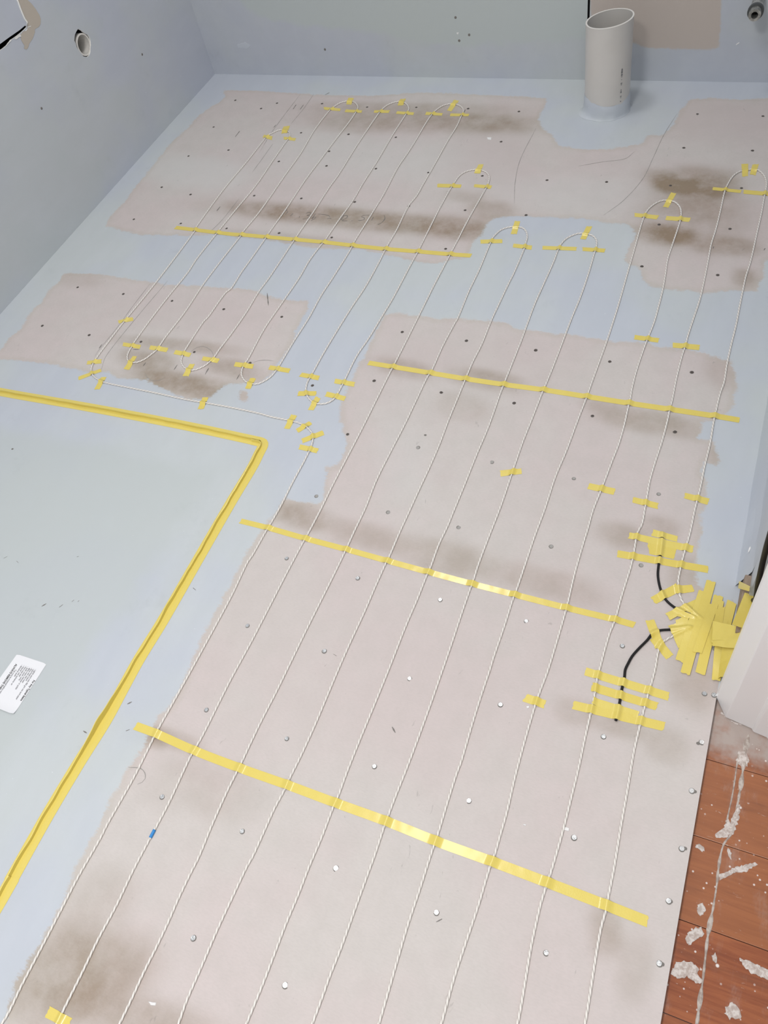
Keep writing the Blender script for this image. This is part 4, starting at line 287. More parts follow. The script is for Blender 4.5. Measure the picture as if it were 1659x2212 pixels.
tc = m.mix(m.math('MULTIPLY', scuff, 0.30), tc, (0.22, 0.20, 0.185, 1))
edge = m.ramp(m.math('ABSOLUTE', m.math('ADD', sd, m.math('SUBTRACT', ragged, 0.004))), 0.0, 0.016, 1, 0)
tc = m.mix(m.math('MULTIPLY', edge, 0.22), tc, (0.45, 0.41, 0.33, 1))
bc = membrane_color(m)
gz = m.ramp(m.math('ADD', m.attr('worn'), m.math('MULTIPLY_ADD', m.noise(9, 4), 0.10, -0.05)), -0.02, 0.04)
bc = m.mix(m.math('MULTIPLY', gz, 0.75), bc, m.mix(m.ramp(m.noise(9, 6, 0.7), 0.58, 0.85, 0.0, 0.35), (0.525, 0.562, 0.556, 1), (0.36, 0.39, 0.40, 1)))
bc = m.mix(m.math('MULTIPLY', m.math('MINIMUM', stn, 1), 0.18), bc, (0.36, 0.38, 0.38, 1))
m.color(m.mix(mask, bc, tc))
m.rough(m.ramp(mask, 0, 1, 0.42, 0.78))
m.bump(m.math('ADD', m.math('MULTIPLY', mask, -1.0), m.math('MULTIPLY', m.noise(260, 3), 0.25)), 0.25, 0.0012)
FLOOR = m.m
BOARD_EDGE = NT('board_edge', 0.9, (0.10, 0.065, 0.05, 1)).m

m = NT('membrane_paint', 0.5)
m.color(membrane_color(m)); m.bump(m.noise(45, 4), 0.15, 0.002)
MEMBRANE = m.m
m = NT('wall_back_paint', 0.55)
grn = m.ramp(m.math('ADD', m.attr('green'), m.math('MULTIPLY_ADD', m.noise(16, 4), 0.05, -0.025)), -0.012, 0.014)
bei = m.ramp(m.math('ADD', m.attr('beige'), m.math('MULTIPLY_ADD', m.noise(60, 4), 0.012, -0.006)), -0.004, 0.004)
c = m.mix(m.math('MULTIPLY', grn, 0.9), m.mix(1.0, membrane_color(m), (0.92, 0.915, 0.92, 1), 'MULTIPLY'), (0.50, 0.545, 0.535, 1))
c = m.mix(bei, c, (0.52, 0.455, 0.405, 1))
m.color(c); m.bump(m.noise(50, 4), 0.12, 0.002)
WALLBACK = m.m
m = NT('wall_left_paint', 0.55)
c = membrane_color(m)
c = m.mix(m.ramp(m.noise(4.5, 3), 0.56, 0.70, 0, 0.35), c, (0.53, 0.58, 0.575, 1))
c = m.mix(1.0, c, (0.95, 0.94, 0.955, 1), 'MULTIPLY')
m.color(c); m.bump(m.noise(50, 4), 0.12, 0.002)
WALLLEFT = m.m
PLASTER = NT('plaster_core', 0.85, (0.80, 0.79, 0.76, 1)).m
TORN = NT('torn_paper', 0.85, (0.50, 0.44, 0.37, 1)).m
DARK = NT('opening_shade', 0.95, (0.012, 0.011, 0.012, 1)).m  # near black: shade inside openings put into the colour
CEIL = NT('ceiling_paint', 0.9, (0.85, 0.85, 0.84, 1)).m

m = NT('tape', 0.34, spec=0.5)
m.b.inputs['Coat Weight'].default_value = 0.5
m.b.inputs['Coat Roughness'].default_value = 0.16
rnd = m.n('ShaderNodeObjectInfo').outputs['Random']
base = m.mix(rnd, (0.755, 0.605, 0.125, 1), (0.775, 0.635, 0.150, 1))
base = m.mix(m.ramp(m.noise(60, 3), 0.35, 0.7, 0, 0.25), base, (0.80, 0.64, 0.15, 1))
m.color(base)
m.bump(m.noise(420, 3, 0.6), 0.30, 0.0008)
TAPE = m.m
m = NT('cable_sheath', 0.32, (0.80, 0.76, 0.70, 1), spec=0.5)
m.color(m.mix(m.attr('groove_shade'), (0.84, 0.80, 0.745, 1), (0.46, 0.42, 0.38, 1)))  # crease shade between the strands painted into the sheath colour
CABLE_M = m.m
BLACK = NT('black_sheath', 0.55, (0.014, 0.013, 0.014, 1), spec=0.25).m
BLUEPL = NT('blue_sleeve', 0.4, (0.03, 0.25, 0.62, 1)).m
DULL = NT('dull_nail', 0.6, (0.36, 0.345, 0.325, 1)).m
DARK_HEAD = NT('dark_nail', 0.7, (0.085, 0.07, 0.062, 1)).m
m = NT('zinc_nail', 0.30, (0.86, 0.87, 0.87, 1), metal=1.0)
m.rough(m.ramp(m.noise(600, 2), 0.3, 0.7, 0.2, 0.42))
ZINC = m.m
RECESS_SHADE = NT('recess_shade', 0.9, (0.20, 0.185, 0.17, 1)).m  # dark tone paints the shade of recesses and holes
PENCIL_M = NT('graphite', 0.75, (0.20, 0.185, 0.17, 1)).m
PENCIL_L = NT('graphite_light', 0.8, (0.33, 0.31, 0.29, 1)).m
WHITECHIP = NT('white_chip', 0.6, (0.80, 0.79, 0.78, 1)).m

m = NT('pvc', 0.35, (0.60, 0.575, 0.54, 1))
c = m.mix(m.ramp(m.noise(6, 3), 0.35, 0.7), (0.615, 0.59, 0.555, 1), (0.56, 0.535, 0.50, 1))
m.color(c)
PVC = m.m
PVC_RIM = NT('pvc_cut', 0.6, (0.74, 0.71, 0.66, 1)).m
PVC_WHITE = NT('pvc_white', 0.35, (0.66, 0.64, 0.60, 1)).m
INK = NT('ink', 0.6, (0.06, 0.06, 0.06, 1)).m
INK_GREY = NT('ink_grey', 0.6, (0.17, 0.17, 0.18, 1)).m
m = NT('pipe_metal', 0.4, (0.36, 0.35, 0.32, 1), metal=0.7)
c = m.mix(m.ramp(m.noise(90, 4), 0.4, 0.6), (0.52, 0.51, 0.48, 1), (0.28, 0.28, 0.26, 1)); m.color(c)
METAL = m.m
NUT = NT('dark_nut', 0.45, (0.10, 0.105, 0.105, 1), metal=0.5).m

m = NT('timber', 0.32, spec=0.5)
g = m.noise(1.0, 6, 0.62, m.mapped((7, 120, 30)), 0.6)
rnd = m.n('ShaderNodeObjectInfo').outputs['Random']
c = m.mix(m.ramp(g, 0.30, 0.70), (0.35, 0.115, 0.048, 1), (0.235, 0.068, 0.031, 1))
c = m.mix(m.math('MULTIPLY', rnd, 0.55), c, (0.36, 0.15, 0.065, 1))
dark = m.noise(1.0, 5, 0.6, m.mapped((5, 26, 1)))
c = m.mix(m.ramp(dark, 0.52, 0.75, 0, 0.55), c, (0.12, 0.045, 0.03, 1))
sep = m.n('ShaderNodeSeparateXYZ'); m.l(m.pos(), sep.inputs[0])
haze = m.noise(1.0, 5, 0.7, m.mapped((22, 9, 1)))
dustf = m.math('MULTIPLY', m.ramp(haze, 0.52, 0.78), 0.36)
near = m.ramp(m.math('ADD', sep.outputs[1], m.math('MULTIPLY_ADD', m.noise(30, 4), 0.07, -0.035)), 0.495, 0.53)
near = m.math('MULTIPLY', near, m.ramp(m.noise(48, 4), 0.25, 0.6, 0.55, 0.95))
dustf = m.math('MAXIMUM', dustf, near)
c = m.mix(dustf, c, (0.42, 0.355, 0.32, 1))
vor = m.n('ShaderNodeTexVoronoi'); vor.inputs['Scale'].default_value = 95; m.l(m.pos(), vor.inputs['Vector'])
sp = m.math('MULTIPLY', m.ramp(vor.outputs['Distance'], 0.10, 0.17, 1, 0), m.ramp(m.noise(13, 3), 0.45, 0.55))
vor2 = m.n('ShaderNodeTexVoronoi'); vor2.inputs['Scale'].default_value = 34; m.l(m.pos(), vor2.inputs['Vector'])
sp2 = m.math('MULTIPLY', m.ramp(vor2.outputs['Distance'], 0.06, 0.11, 1, 0), m.ramp(m.noise(21, 2), 0.48, 0.52))
c = m.mix(m.math('MAXIMUM', m.math('MULTIPLY', sp, 0.75), sp2), c, (0.78, 0.72, 0.68, 1))
scr = m.ramp(m.noise(1.0, 4, 0.7, m.mapped((30, 150, 1)), 2.0), 0.66, 0.72)
c = m.mix(m.math('MULTIPLY', scr, 0.6), c, (0.62, 0.50, 0.42, 1))
m.color(c)
m.rough(m.ramp(m.math('MAXIMUM', dustf, sp), 0, 0.8, 0.26, 0.7))
m.bump(m.noise(70, 4), 0.12, 0.001)
TIMBER = m.m
m = NT('splat', 0.8)
m.color(m.mix(m.ramp(m.noise(170, 5, 0.7), 0.38, 0.62), (0.44, 0.36, 0.32, 1), (0.66, 0.60, 0.56, 1)))
SPLAT = m.m
m = NT('filler', 0.85)
m.color(m.mix(m.ramp(m.noise(120, 4), 0.4, 0.6), (0.36, 0.29, 0.25, 1), (0.52, 0.46, 0.41, 1)))
FILLER_M = m.m
m = NT('door_paint', 0.3, (0.87, 0.85, 0.845, 1))
m.bump(m.noise(28, 4), 0.1, 0.002)
DOORPAINT = m.m
m = NT('bare_wood', 0.85)
m.color(m.mix(m.ramp(m.noise(1.0, 5, 0.6, m.mapped((90, 12, 14))), 0.35, 0.65), (0.34, 0.26, 0.20, 1), (0.24, 0.18, 0.14, 1)))
WOOD = m.m
CARD_M = NT('card', 0.45, (0.83, 0.83, 0.85, 1)).m

# ------------------------------------------------------------------ floor
def sdist(px, py, poly):
    """signed distance (+ inside) of arrays px,py to a polygon"""
    d = np.full(px.shape, 1e9); inside = np.zeros(px.shape, bool)
    n = len(poly)
    for i in range(n):
        ax, ay = poly[i]; bx, by = poly[(i + 1) % n]
        ex, ey = bx - ax, by - ay
        L = ex * ex + ey * ey + 1e-12
        t = np.clip(((px - ax) * ex + (py - ay) * ey) / L, 0, 1)
        d = np.minimum(d, (px - ax - t * ex) ** 2 + (py - ay - t * ey) ** 2)
        if ay != by:
            c = ((ay > py) != (by > py)) & (px < ex * (py - ay) / (by - ay) + ax)
            inside ^= c
    d = np.sqrt(d)
    return np.where(inside, d, -d)
def gauss(px, py, L):
    out = np.zeros(px.shape)
    for cx, cy, ax, ay, bx, by, amp in L:
        det = ax * by - ay * bx
        dx = px - cx; dy = py - cy
        u = (dx * by - dy * bx) / det; v = (ax * dy - ay * dx) / det
        q = u ** 4 + v ** 4 + u * u * v * v
        out = np.maximum(out, amp * np.exp(-q * 0.9)) + 0.35 * np.minimum(out, amp * np.exp(-q * 0.9))
    return np.clip(out, 0, 1.2)
def grid(us, vs):
    U, V = np.meshgrid(us, vs)
    nu, nv = len(us), len(vs)
    i = np.arange(nu - 1)[None, :] + (np.arange(nv - 1) * nu)[:, None]
    f = np.stack([i, i + 1, i + 1 + nu, i + nu], -1).reshape(-1, 4)
    return U.ravel(), V.ravel(), f
def npmesh(name, co, faces):
    me = bpy.data.meshes.new(name)
    me.vertices.add(len(co)); me.vertices.foreach_set('co', co.astype(np.float32).ravel())
    me.loops.add(faces.size); me.loops.foreach_set('vertex_index', faces.astype(np.int32).ravel())
    me.polygons.add(len(faces)); me.polygons.foreach_set('loop_start', np.arange(len(faces), dtype=np.int32) * 4)
    me.update(calc_edges=True); me.validate()
    return me
def put(me, name, arr):
    me.attributes.new(name, 'FLOAT', 'POINT').data.foreach_set('value', arr.astype(np.float32))

XL, XR, YB, YF = -1.893, 0.105, 2.486, -0.55
U, V, fc = grid(np.linspace(XL - 0.005, XR, 286), np.linspace(YF, YB + 0.005, 434))
bdl = np.maximum.reduce([sdist(U, V, p) for p in TAN])
me = npmesh('floor', np.stack([U, V, np.zeros_like(U)], 1), fc)
put(me, 'board', bdl); put(me, 'worn', sdist(U, V, WORN)); put(me, 'stain', gauss(U, V, STAIN)); put(me, 'pink', gauss(U, V, PINK)); put(me, 'grey', gauss(U, V, GREY))
floor = link('floor', me, FLOOR)
tag(floor, 'bare fibre cement board floor partly coated in blue grey waterproofing membrane', 'floor', kind='structure')
mesh('board_edge', [(XR, YF, 0), (XR, 0.60, 0), (XR, 0.60, -0.02), (XR, YF, -0.02)], [(0, 1, 2, 3)], BOARD_EDGE, floor)
box('floor_strip', XR, 0.135, 0.60, YB, -0.02, -0.0002, MEMBRANE, floor)

# nail heads in the board, one mesh shared
def nail_mesh(prof, ro, mats):
    bm = bmesh.new()
    N = 16
    rings = [[bm.verts.new((r * math.cos(2*math.pi*k/N), r * math.sin(2*math.pi*k/N), z)) for k in range(N)] for r, z in prof]
    for a, b in zip(rings, rings[1:]):
        for k in range(N): bm.faces.new((a[k], a[(k+1) % N], b[(k+1) % N], b[k]))
    bm.faces.new(rings[-1])
    o1 = [bm.verts.new((ro * math.cos(2*math.pi*k/N) + 0.0003, ro * math.sin(2*math.pi*k/N) - 0.0006, 0.0002)) for k in range(N)]
    for k in range(N):
        f = bm.faces.new((o1[k], o1[(k+1) % N], rings[0][(k+1) % N], rings[0][k])); f.material_index = 1  # flat offset ring, recess shade as colour
    me = bpy.data.meshes.new('nail_head'); bm.to_mesh(me); bm.free()
    for x in mats: me.materials.append(x)
    return me
FLAT = [(0.0036, 0.0001), (0.0037, 0.0008), (0.0035, 0.0010)]
NEAR = nail_mesh(FLAT, 0.0046, (ZINC, RECESS_SHADE))
MID = nail_mesh([(0.0034, 0.0002), (0.0033, 0.0003), (0.0030, 0.0003)], 0.0043, (DULL, RECESS_SHADE))
FAR = nail_mesh([(0.0035, 0.0002), (0.0033, 0.0003), (0.0020, 0.0004)], 0.0041, (DARK_HEAD, RECESS_SHADE))
for x, y in NAILS:
    o = bpy.data.objects.new('nail_head', FAR if y > 0.985 else MID if y > 0.66 else NEAR); C.objects.link(o); o.parent = floor  # farther heads get darker materials: their dimmer reflections put into the colour
    o.location = (x, y, 0); o.rotation_euler = (random.uniform(-.05, .05), random.uniform(-.05, .05), random.uniform(0, 6) if y > 0.66 else random.uniform(-.6, .6))
    s = random.uniform(0.92, 1.08); o.scale = (s, s, 1)
for x, y in HOLES:
    N = 10
    mesh('nail_hole', [(x + 0.0026 * (1 + .2 * random.random()) * math.cos(6.283*k/N), y + 0.0026 * math.sin(6.283*k/N), 0.0003) for k in range(N)], [tuple(range(N))], RECESS_SHADE, floor)
for p in PENCIL: ribbon('pencil_line', p, 0.0022, 0.0003, PENCIL_L, floor)
for p in MARKS: ribbon('pencil_mark', p, 0.0048, 0.0003, PENCIL_M, floor)
for p in WRITING: ribbon('pencil_writing', p, 0.0036, 0.0003, PENCIL_M, floor, taper=False)

# ------------------------------------------------------------------ walls
def holed(name, outer, holes, tf, thick, mats, parent=None):
    """flat sheet with cut holes in its plane; tf maps (a, b, depth) to world"""
    bm = bmesh.new()
    edges = []
    for loop in [outer] + holes:
        vs = [bm.verts.new((p[0], p[1], 0)) for p in loop]
        edges += [bm.edges.new((vs[i], vs[(i + 1) % len(vs)])) for i in range(len(vs))]
    bmesh.ops.triangle_fill(bm, edges=edges, use_beauty=True)
    r = bmesh.ops.extrude_face_region(bm, geom=bm.faces[:])
    for v in [g for g in r['geom'] if isinstance(g, bmesh.types.BMVert)]: v.co.z = thick
    bm.normal_update()
    for f in bm.faces: f.material_index = 1 if abs(f.normal.z) < 0.5 else 0
    for v in bm.verts: v.co = Vector(tf(v.co.x, v.co.y, v.co.z))
    bmesh.ops.recalc_face_normals(bm, faces=bm.faces[:])
    me = bpy.data.meshes.new(name); bm.to_mesh(me); bm.free()
    for x in mats: me.materials.append(x)
    return link(name, me, [], parent)
slot = [(max(y, -0.3), z) for y, z in WL_SLOT]
wl = holed('wall_left', [(YF, -0.001), (YB, -0.001), (YB, 2.4), (YF, 2.4)], [WL_HOLE, slot], lambda a, b, d: (XL - d, a, b), 0.0035, [WALLLEFT, PLASTER])
tag(wl, 'blue grey membrane coated left wall with a pipe hole and a cut slot', 'wall', kind='structure')
box('cavity_shade_sheet', XL - 0.10, XL - 0.095, YF, YB, 0, 2.4, DARK, wl)  # black sheet painting the darkness behind the wall openings
def wallpoly(name, poly, off, mats, parent, rough=0.0012, th=0.0006):
    P = []
    n = len(poly)
    for i in range(n):
        a, b = Vector((*poly[i], 0)), Vector((*poly[(i + 1) % n], 0))
        k = max(1, int((b - a).length / 0.004))
        for j in range(k):
            q = a.lerp(b, j / k); P.append(q + Vector((noise.noise(q * 300), noise.noise(q * 300 + Vector((5, 5, 0))), 0)) * rough)
    bm = bmesh.new()
    vs = [bm.verts.new((XL + off, p.x, p.y)) for p in P]
    bmesh.ops.triangle_fill(bm, edges=[bm.edges.new((vs[i], vs[(i + 1) % len(vs)])) for i in range(len(vs))], use_beauty=True)
    me = bpy.data.meshes.new(name); bm.to_mesh(me); bm.free()
    o = link(name, me, mats, parent)
    return o
wallpoly('torn_paper', WL_TAN, 0.0006, TORN, wl)
for q in WL_CHIPS: wallpoly('plaster_chip', q, 0.0012, PLASTER, wl, 0.0008)
e = [Vector((XL + 0.001, a, b)) for a, b in WL_EDGE]
tube('plaster_edge', resample(e, 0.006), 0.0022, 6, PLASTER, wl)
for y, z in WL_HOLES:
    tube('screw_hole', [(XL - 0.001, y, z), (XL + 0.0006, y, z)], 0.0035, 10, RECESS_SHADE, wl)
# waste pipe stub in the hole of the left wall
hy = (min(p[0] for p in WL_HOLE) + max(p[0] for p in WL_HOLE)) / 2 + 0.001
hz = (min(p[1] for p in WL_HOLE) + max(p[1] for p in WL_HOLE)) / 2 - 0.006
def ringpipe(name, c, axis, ro, ri, length, mats, parent=None, rim=None, N=40):
    """hollow pipe from c along axis"""
    ax = Vector(axis).normalized(); t = Vector((0, 0, 1)) if abs(ax.z) < 0.9 else Vector((1, 0, 0))
    s = ax.cross(t).normalized(); u = s.cross(ax)
    c = Vector(c); vs = []; fs = []
    for r, d in ((ro, 0), (ro, length), (ri, length), (ri, 0)):
        for k in range(N):
            th = 2 * math.pi * k / N
            vs.append(c + ax * d + (s * math.cos(th) + u * math.sin(th)) * r)
    for q in range(4):
        for k in range(N):
            a = q * N + k; b = q * N + (k + 1) % N; q2 = (q + 1) % 4
            fs.append((a, b, q2 * N + (k + 1) % N, q2 * N + k))
    return mesh(name, vs, fs, mats, parent, smooth=False)
wp = empty('waste_pipe', (XL, hy, hz))
tag(wp, 'short white plastic waste pipe end inside the ragged hole in the left wall', 'pipe')
o = ringpipe('pipe_body', (-0.085, 0, 0), (1, 0, 0), 0.0292, 0.0255, 0.080, PVC_WHITE, wp)
ringpipe('pipe_lip', (-0.006, 0, 0), (1, 0, 0), 0.0292, 0.0255, 0.004, PVC_RIM, wp)

wbk = empty('wall_back', (0, YB, 0))
tag(wbk, 'back wall of two lining sheets with a dark gap beside the drain pipe', 'wall', kind='structure')
def wall_sheet(name, x0, x1, z0, parent):
    zs = np.concatenate([np.arange(z0, 0.62, 0.012), np.linspace(0.62, 2.4, 8)])
    A, B, f = grid(np.linspace(x0, x1, max(6, int((x1 - x0) / 0.012))), zs)
    me = npmesh(name, np.stack([A, np.zeros_like(A), B], 1), f)
    put(me, 'beige', sdist(A, B, WB_BEIGE)); put(me, 'green', sdist(A, B, WB_GREEN))
    o = link(name, me, WALLBACK, parent)
    return o
wall_sheet('panel', XL - 0.01, -0.5485, 0.0, wbk)
wall_sheet('panel', -0.5420, 0.30, 0.0, wbk)
box('membrane_joint', -0.5486, -0.5419, -0.0002, 0.004, 0, 0.11, MEMBRANE, wbk)
box('cavity_shade_sheet', -0.60, -0.50, 0.012, 0.016, 0.0, 2.4, DARK, wbk)  # black sheet painting the shade seen through the panel gap
for x, z in WB_MARKS: 
    b_ = blob('screw_hole', [(0.0042*math.cos(k*.7), 0.0042*math.sin(k*.7)) for k in range(9)], 0, 0.0004, RECESS_SHADE, wbk)
    b_.rotation_euler = (math.pi/2, 0, 0); b_.location = (x, 0, z)
for q in WB_CHIP:
    b_ = blob('paint_scrape', q, 0, 0.0004, WHITECHIP if q is not WB_CHIP[2] else MEMBRANE, wbk)
    b_.rotation_euler = (math.pi/2, 0, 0)

# right wall: leaning membrane upstand, then the sheet
prof = [(0.1038, 0.0), (0.1048, 0.0012), (0.1120, 0.0240), (0.1195, 0.0470), (0.1222, 0.0560), (0.1230, 0.075), (0.1232, 0.30), (0.1232, 2.4)]
ys = np.arange(0.815, YB + 0.02, 0.02)
vs = []; fs = []
for i, y in enumerate(ys):
    wob = 0.0018 * noise.noise(Vector((y * 7, 1, 0)))
    for j, (x, z) in enumerate(prof):
        vs.append((x + (wob if 0 < j < 6 else 0) + (0.004 * math.exp(-((y - 0.93) / 0.05) ** 2) if j in (2, 3) else 0), y, z))
for i in range(len(ys) - 1):
    for j in range(len(prof) - 1):
        a = i * len(prof) + j; fs.append((a, a + 1, a + 1 + len(prof), a + len(prof)))
wr = mesh('wall_right', vs, fs, MEMBRANE, None, smooth=False)
tag(wr, 'blue grey membrane upstand and wall sheet along the right side', 'wall', kind='structure')
box('wall_sheet_edge', 0.1234, 0.134, 0.8155, YB, 0.0, 2.4, PLASTER, wr)
box('bottom_plate', 0.1130, 0.22, 0.700, 0.812, 0.001, 0.048, WOOD, wr, 0.0015)
box('wall_sheet', 0.1232, 0.1340, 0.768, 0.8156, 0.050, 2.4, MEMBRANE, wr)
box('stud', 0.1345, 0.22, 0.66, 0.80, 0.048, 2.4, WOOD, wr, 0.0015)
blob('paint_spot', [(0.1128, 0.866), (0.1150, 0.870), (0.1165, 0.877), (0.1150, 0.882), (0.1130, 0.876)], 0.033, 0.0006, WHITECHIP, wr, 0.0003)
bxc = box('ceiling', XL - 0.02, 0.9, -1.6, YB + 0.02, 2.4, 2.42, CEIL)
tag(bxc, 'plain white ceiling', 'ceiling', kind='structure')

# door frame (cut short above the timber)
pf = [(0.1180, 0.655), (0.1040, 0.606), (0.1052, 0.5995), (0.1225, 0.5752), (0.1236, 0.5742), (0.1252, 0.5734),
      (0.1625, 0.5668), (0.1640, 0.5656), (0.1648, 0.5640), (0.1660, 0.5626), (0.1680, 0.5618), (0.30, 0.5400), (0.30, 0.66), (0.13, 0.66)]
bm = bmesh.new()
lo = [bm.verts.new((x, y, 0.0006 if x < 0.112 else -0.007)) for x, y in pf]; hi = [bm.verts.new((x, y, 2.1)) for x, y in pf]
n = len(pf)
for i in range(n): bm.faces.new((lo[i], lo[(i + 1) % n], hi[(i + 1) % n], hi[i]))
bm.faces.new(hi); bm.faces.new(lo[::-1])
bmesh.ops.recalc_face_normals(bm, faces=bm.faces[:])
me = bpy.data.meshes.new('door_1'); bm.to_mesh(me); bm.free()
dj = link('door_1', me, DOORPAINT)
tag(dj, 'white painted door frame post standing at the edge of the timber floor', 'door frame', kind='structure')

# timber floor of the hall
tf = empty('timber_floor', (0.4, 0.2, -0.0095))
tag(tf, 'worn red brown varnished timber board floor with plaster dust and paint spots', 'floor', kind='structure')
yb = [0.738, 0.618, 0.498, 0.378, 0.258, 0.138, 0.018, -0.102, -0.222, -0.342, -0.462]
for a, b in zip(yb, yb[1:]):
    o = box('plank', XR + 0.0004 - 0.4, 0.9 - 0.4, b + 0.0004 - 0.2, a - 0.0004 - 0.2, -0.018, random.uniform(-0.0003, 0.0003), TIMBER, tf, 0.0007)
def rel(poly): return [(x - 0.4, y - 0.2) for x, y in poly]
for q in SPLATS: blob('paint_splat', rel(q), 0.0004, 0.0008, SPLAT, tf, 0.003, 0.002)
def lump(name, pts, w, seed):
    P = resample([(x - 0.4, y - 0.2, 0) for x, y in pts], 0.004)
    vs = []; fs = []
    n = len(P)
    for i in range(n):
        d = (P[min(i+1, n-1)] - P[max(i-1, 0)]).normalized(); s = Vector((-d.y, d.x, 0))
        P[i] = P[i] + s * 0.0022 * noise.noise(Vector((i * 0.06, seed, 9)))
        ww = w * (0.25 + 1.3 * abs(noise.noise(Vector((i * 0.13, seed, 0))))) ; h = 0.0016 * (0.5 + abs(noise.noise(Vector((i * 0.3, seed, 5)))))
        vs += [P[i] + s * ww, P[i] + s * ww * .4 + Vector((0, 0, h)), P[i] - s * ww * .4 + Vector((0, 0, h)), P[i] - s * ww]
    for i in range(n - 1):
        for k in range(3): fs.append((4*i + k, 4*i + k + 1, 4*i + 5 + k, 4*i + 4 + k))
    return mesh(name, vs, fs, FILLER_M, tf)
lump('filler_line', FILLER, 0.0050, 1.0)
lump('filler_line', FILLER2, 0.0036, 7.0)

# ------------------------------------------------------------------ drain pipe
DX, DY, DR = -0.4541, 2.3303, 0.0626
dp = empty('drain_pipe', (DX, DY, 0))
tag(dp, 'wide pale plastic drain pipe with a slanted open top standing by the back wall', 'pipe')
N = 72
def topz(th): return 0.2452 + 0.0061 * math.cos(th) - 0.0030 * math.sin(th)
vs = []; fs = []
for q, (r, low) in enumerate(((DR, True), (DR, False), (DR - 0.0036, False), (DR - 0.0036, True))):
    for k in range(N):
        th = 2 * math.pi * k / N
        lean = 0.004 if low else 0.0
        vs.append((r * math.cos(th) + lean, r * math.sin(th) - lean * 1.2, 0.0005 if low else topz(th)))
for q in (0, 2):
    for k in range(N): fs.append((q*N + k, q*N + (k+1) % N, (q+1)*N + (k+1) % N, (q+1)*N + k))
mesh('pipe_body', vs, fs, PVC, dp, smooth=True)
vs = []; fs = []
for r, dz in ((DR + 0.0003, -0.0008), (DR + 0.0003, 0.0004), (DR - 0.0039, 0.0004), (DR - 0.0039, -0.0008)):
    for k in range(N):
        th = 2 * math.pi * k / N; vs.append((r * math.cos(th), r * math.sin(th), topz(th) + dz))
for q in range(3):
    for k in range(N): fs.append((q*N + k, q*N + (k+1) % N, (q+1)*N + (k+1) % N, (q+1)*N + k))
mesh('pipe_rim', vs, fs, PVC_RIM, dp)
mesh('pipe_shade_disc', [(0.055 * math.cos(6.2832*k/N) + .004, 0.055 * math.sin(6.2832*k/N) - .005, 0.002) for k in range(N)], [tuple(range(N))], DARK, dp)  # black disc painting the shade down inside the pipe
vs = []; fs = []
lv = 7
for j in range(lv):
    for k in range(N):
        th = 2 * math.pi * k / N
        top = 0.046 + 0.007 * math.sin(th * 2 + 0.6) + 0.003 * noise.noise(Vector((math.cos(th) * 2, math.sin(th) * 2, 3)))
        flare = 0.0035 + 0.013 * (max(0, math.cos(th + math.pi * 0.85)) ** 6) + 0.003 * noise.noise(Vector((math.cos(th) * 4, math.sin(th) * 4, 0)))
        t = j / (lv - 1)
        z = top * t ** 1.6
        r = DR + 0.0018 + flare * (1 - t) ** 4 - (0.0016 if j == lv - 1 else 0)
        r += 0.0012 * noise.noise(Vector((math.cos(th) * 3, math.sin(th) * 3, t * 3 + 8)))
        ln = 0.004 * (1 - z / 0.25)
        vs.append((r * math.cos(th) + ln, r * math.sin(th) - ln * 1.2, max(z, 0.0003)))
for j in range(lv - 1):
    for k in range(N): fs.append((j*N + k, j*N + (k+1) % N, (j+1)*N + (k+1) % N, (j+1)*N + k))
mesh('membrane_collar', vs, fs, MEMBRANE, dp, smooth=True)
# faded print down the side of the pipe
zz = 0.135; a0 = math.radians(-42)
for i, (w, h) in enumerate([(1, .4), (1.4, 1), (1.6, .8), (1.6, 1), (1.5, .6), (1.6, 1), (1.2, .5), (0, 0), (.8, .3), (0, 0), (0, 0), (1.6, .8), (1.2, .5), (0, 0), (0, 0), (0, 0), (1, .6), (1.2, .5), (1.5, .8), (0, 0), (0, 0), (1.4, .7), (1, .4), (0, 0), (0, 0), (1, .8)]):
    if w:
        hw = 0.0016 * w; v4 = []
        for da, dz in ((-hw, 0), (hw, 0), (hw, .0025 * h + .0006), (-hw, .0025 * h + .0006)):
            th = a0 + da / DR; v4.append(((DR + 0.0004) * math.cos(th) + 0.004 * (1 - zz / .25), (DR + 0.0004) * math.sin(th) - 0.005 * (1 - zz / .25), zz + dz))
        mesh('print_mark', v4, [(0, 1, 2, 3)], INK_GREY, dp)
    zz -= 0.0036

# water connection on the back wall
wc = empty('water_connector', (-0.0965, YB, 0.224))
tag(wc, 'small metal water pipe stub with dark collar sticking out of the back wall', 'pipe fitting')
ringpipe('pipe_body', (0, 0.0, 0), (0, -1, 0), 0.0150, 0.0100, 0.075, METAL, wc, N=24)
ringpipe('collar', (0, -0.074, 0), (0, -1, 0), 0.0200, 0.0125, 0.009, NUT, wc, N=24)
ringpipe('nozzle', (0, -0.080, 0), (0, -1, 0), 0.0150, 0.0085, 0.020, METAL, wc, N=24)
tube('bore_shade', [(0, -0.03, 0), (0, -0.05, 0)], 0.0099, 16, DARK, wc)  # black plug painting the shade inside the stub

# ------------------------------------------------------------------ heating cable and sensors
CR = 0.0020
cpts = resample([(x, y, CR) for x, y in CABLE], 0.0022)
cable = tube('heating_cable', cpts, CR, 12, CABLE_M, None, twist=(0.0192, 0.26))
tag(cable, 'long white twisted heating cable snaking in parallel runs over the whole floor', 'cable')
kd = kdtree.KDTree(len(cpts))
for i, p in enumerate(cpts): kd.insert(p, i)
extra = []
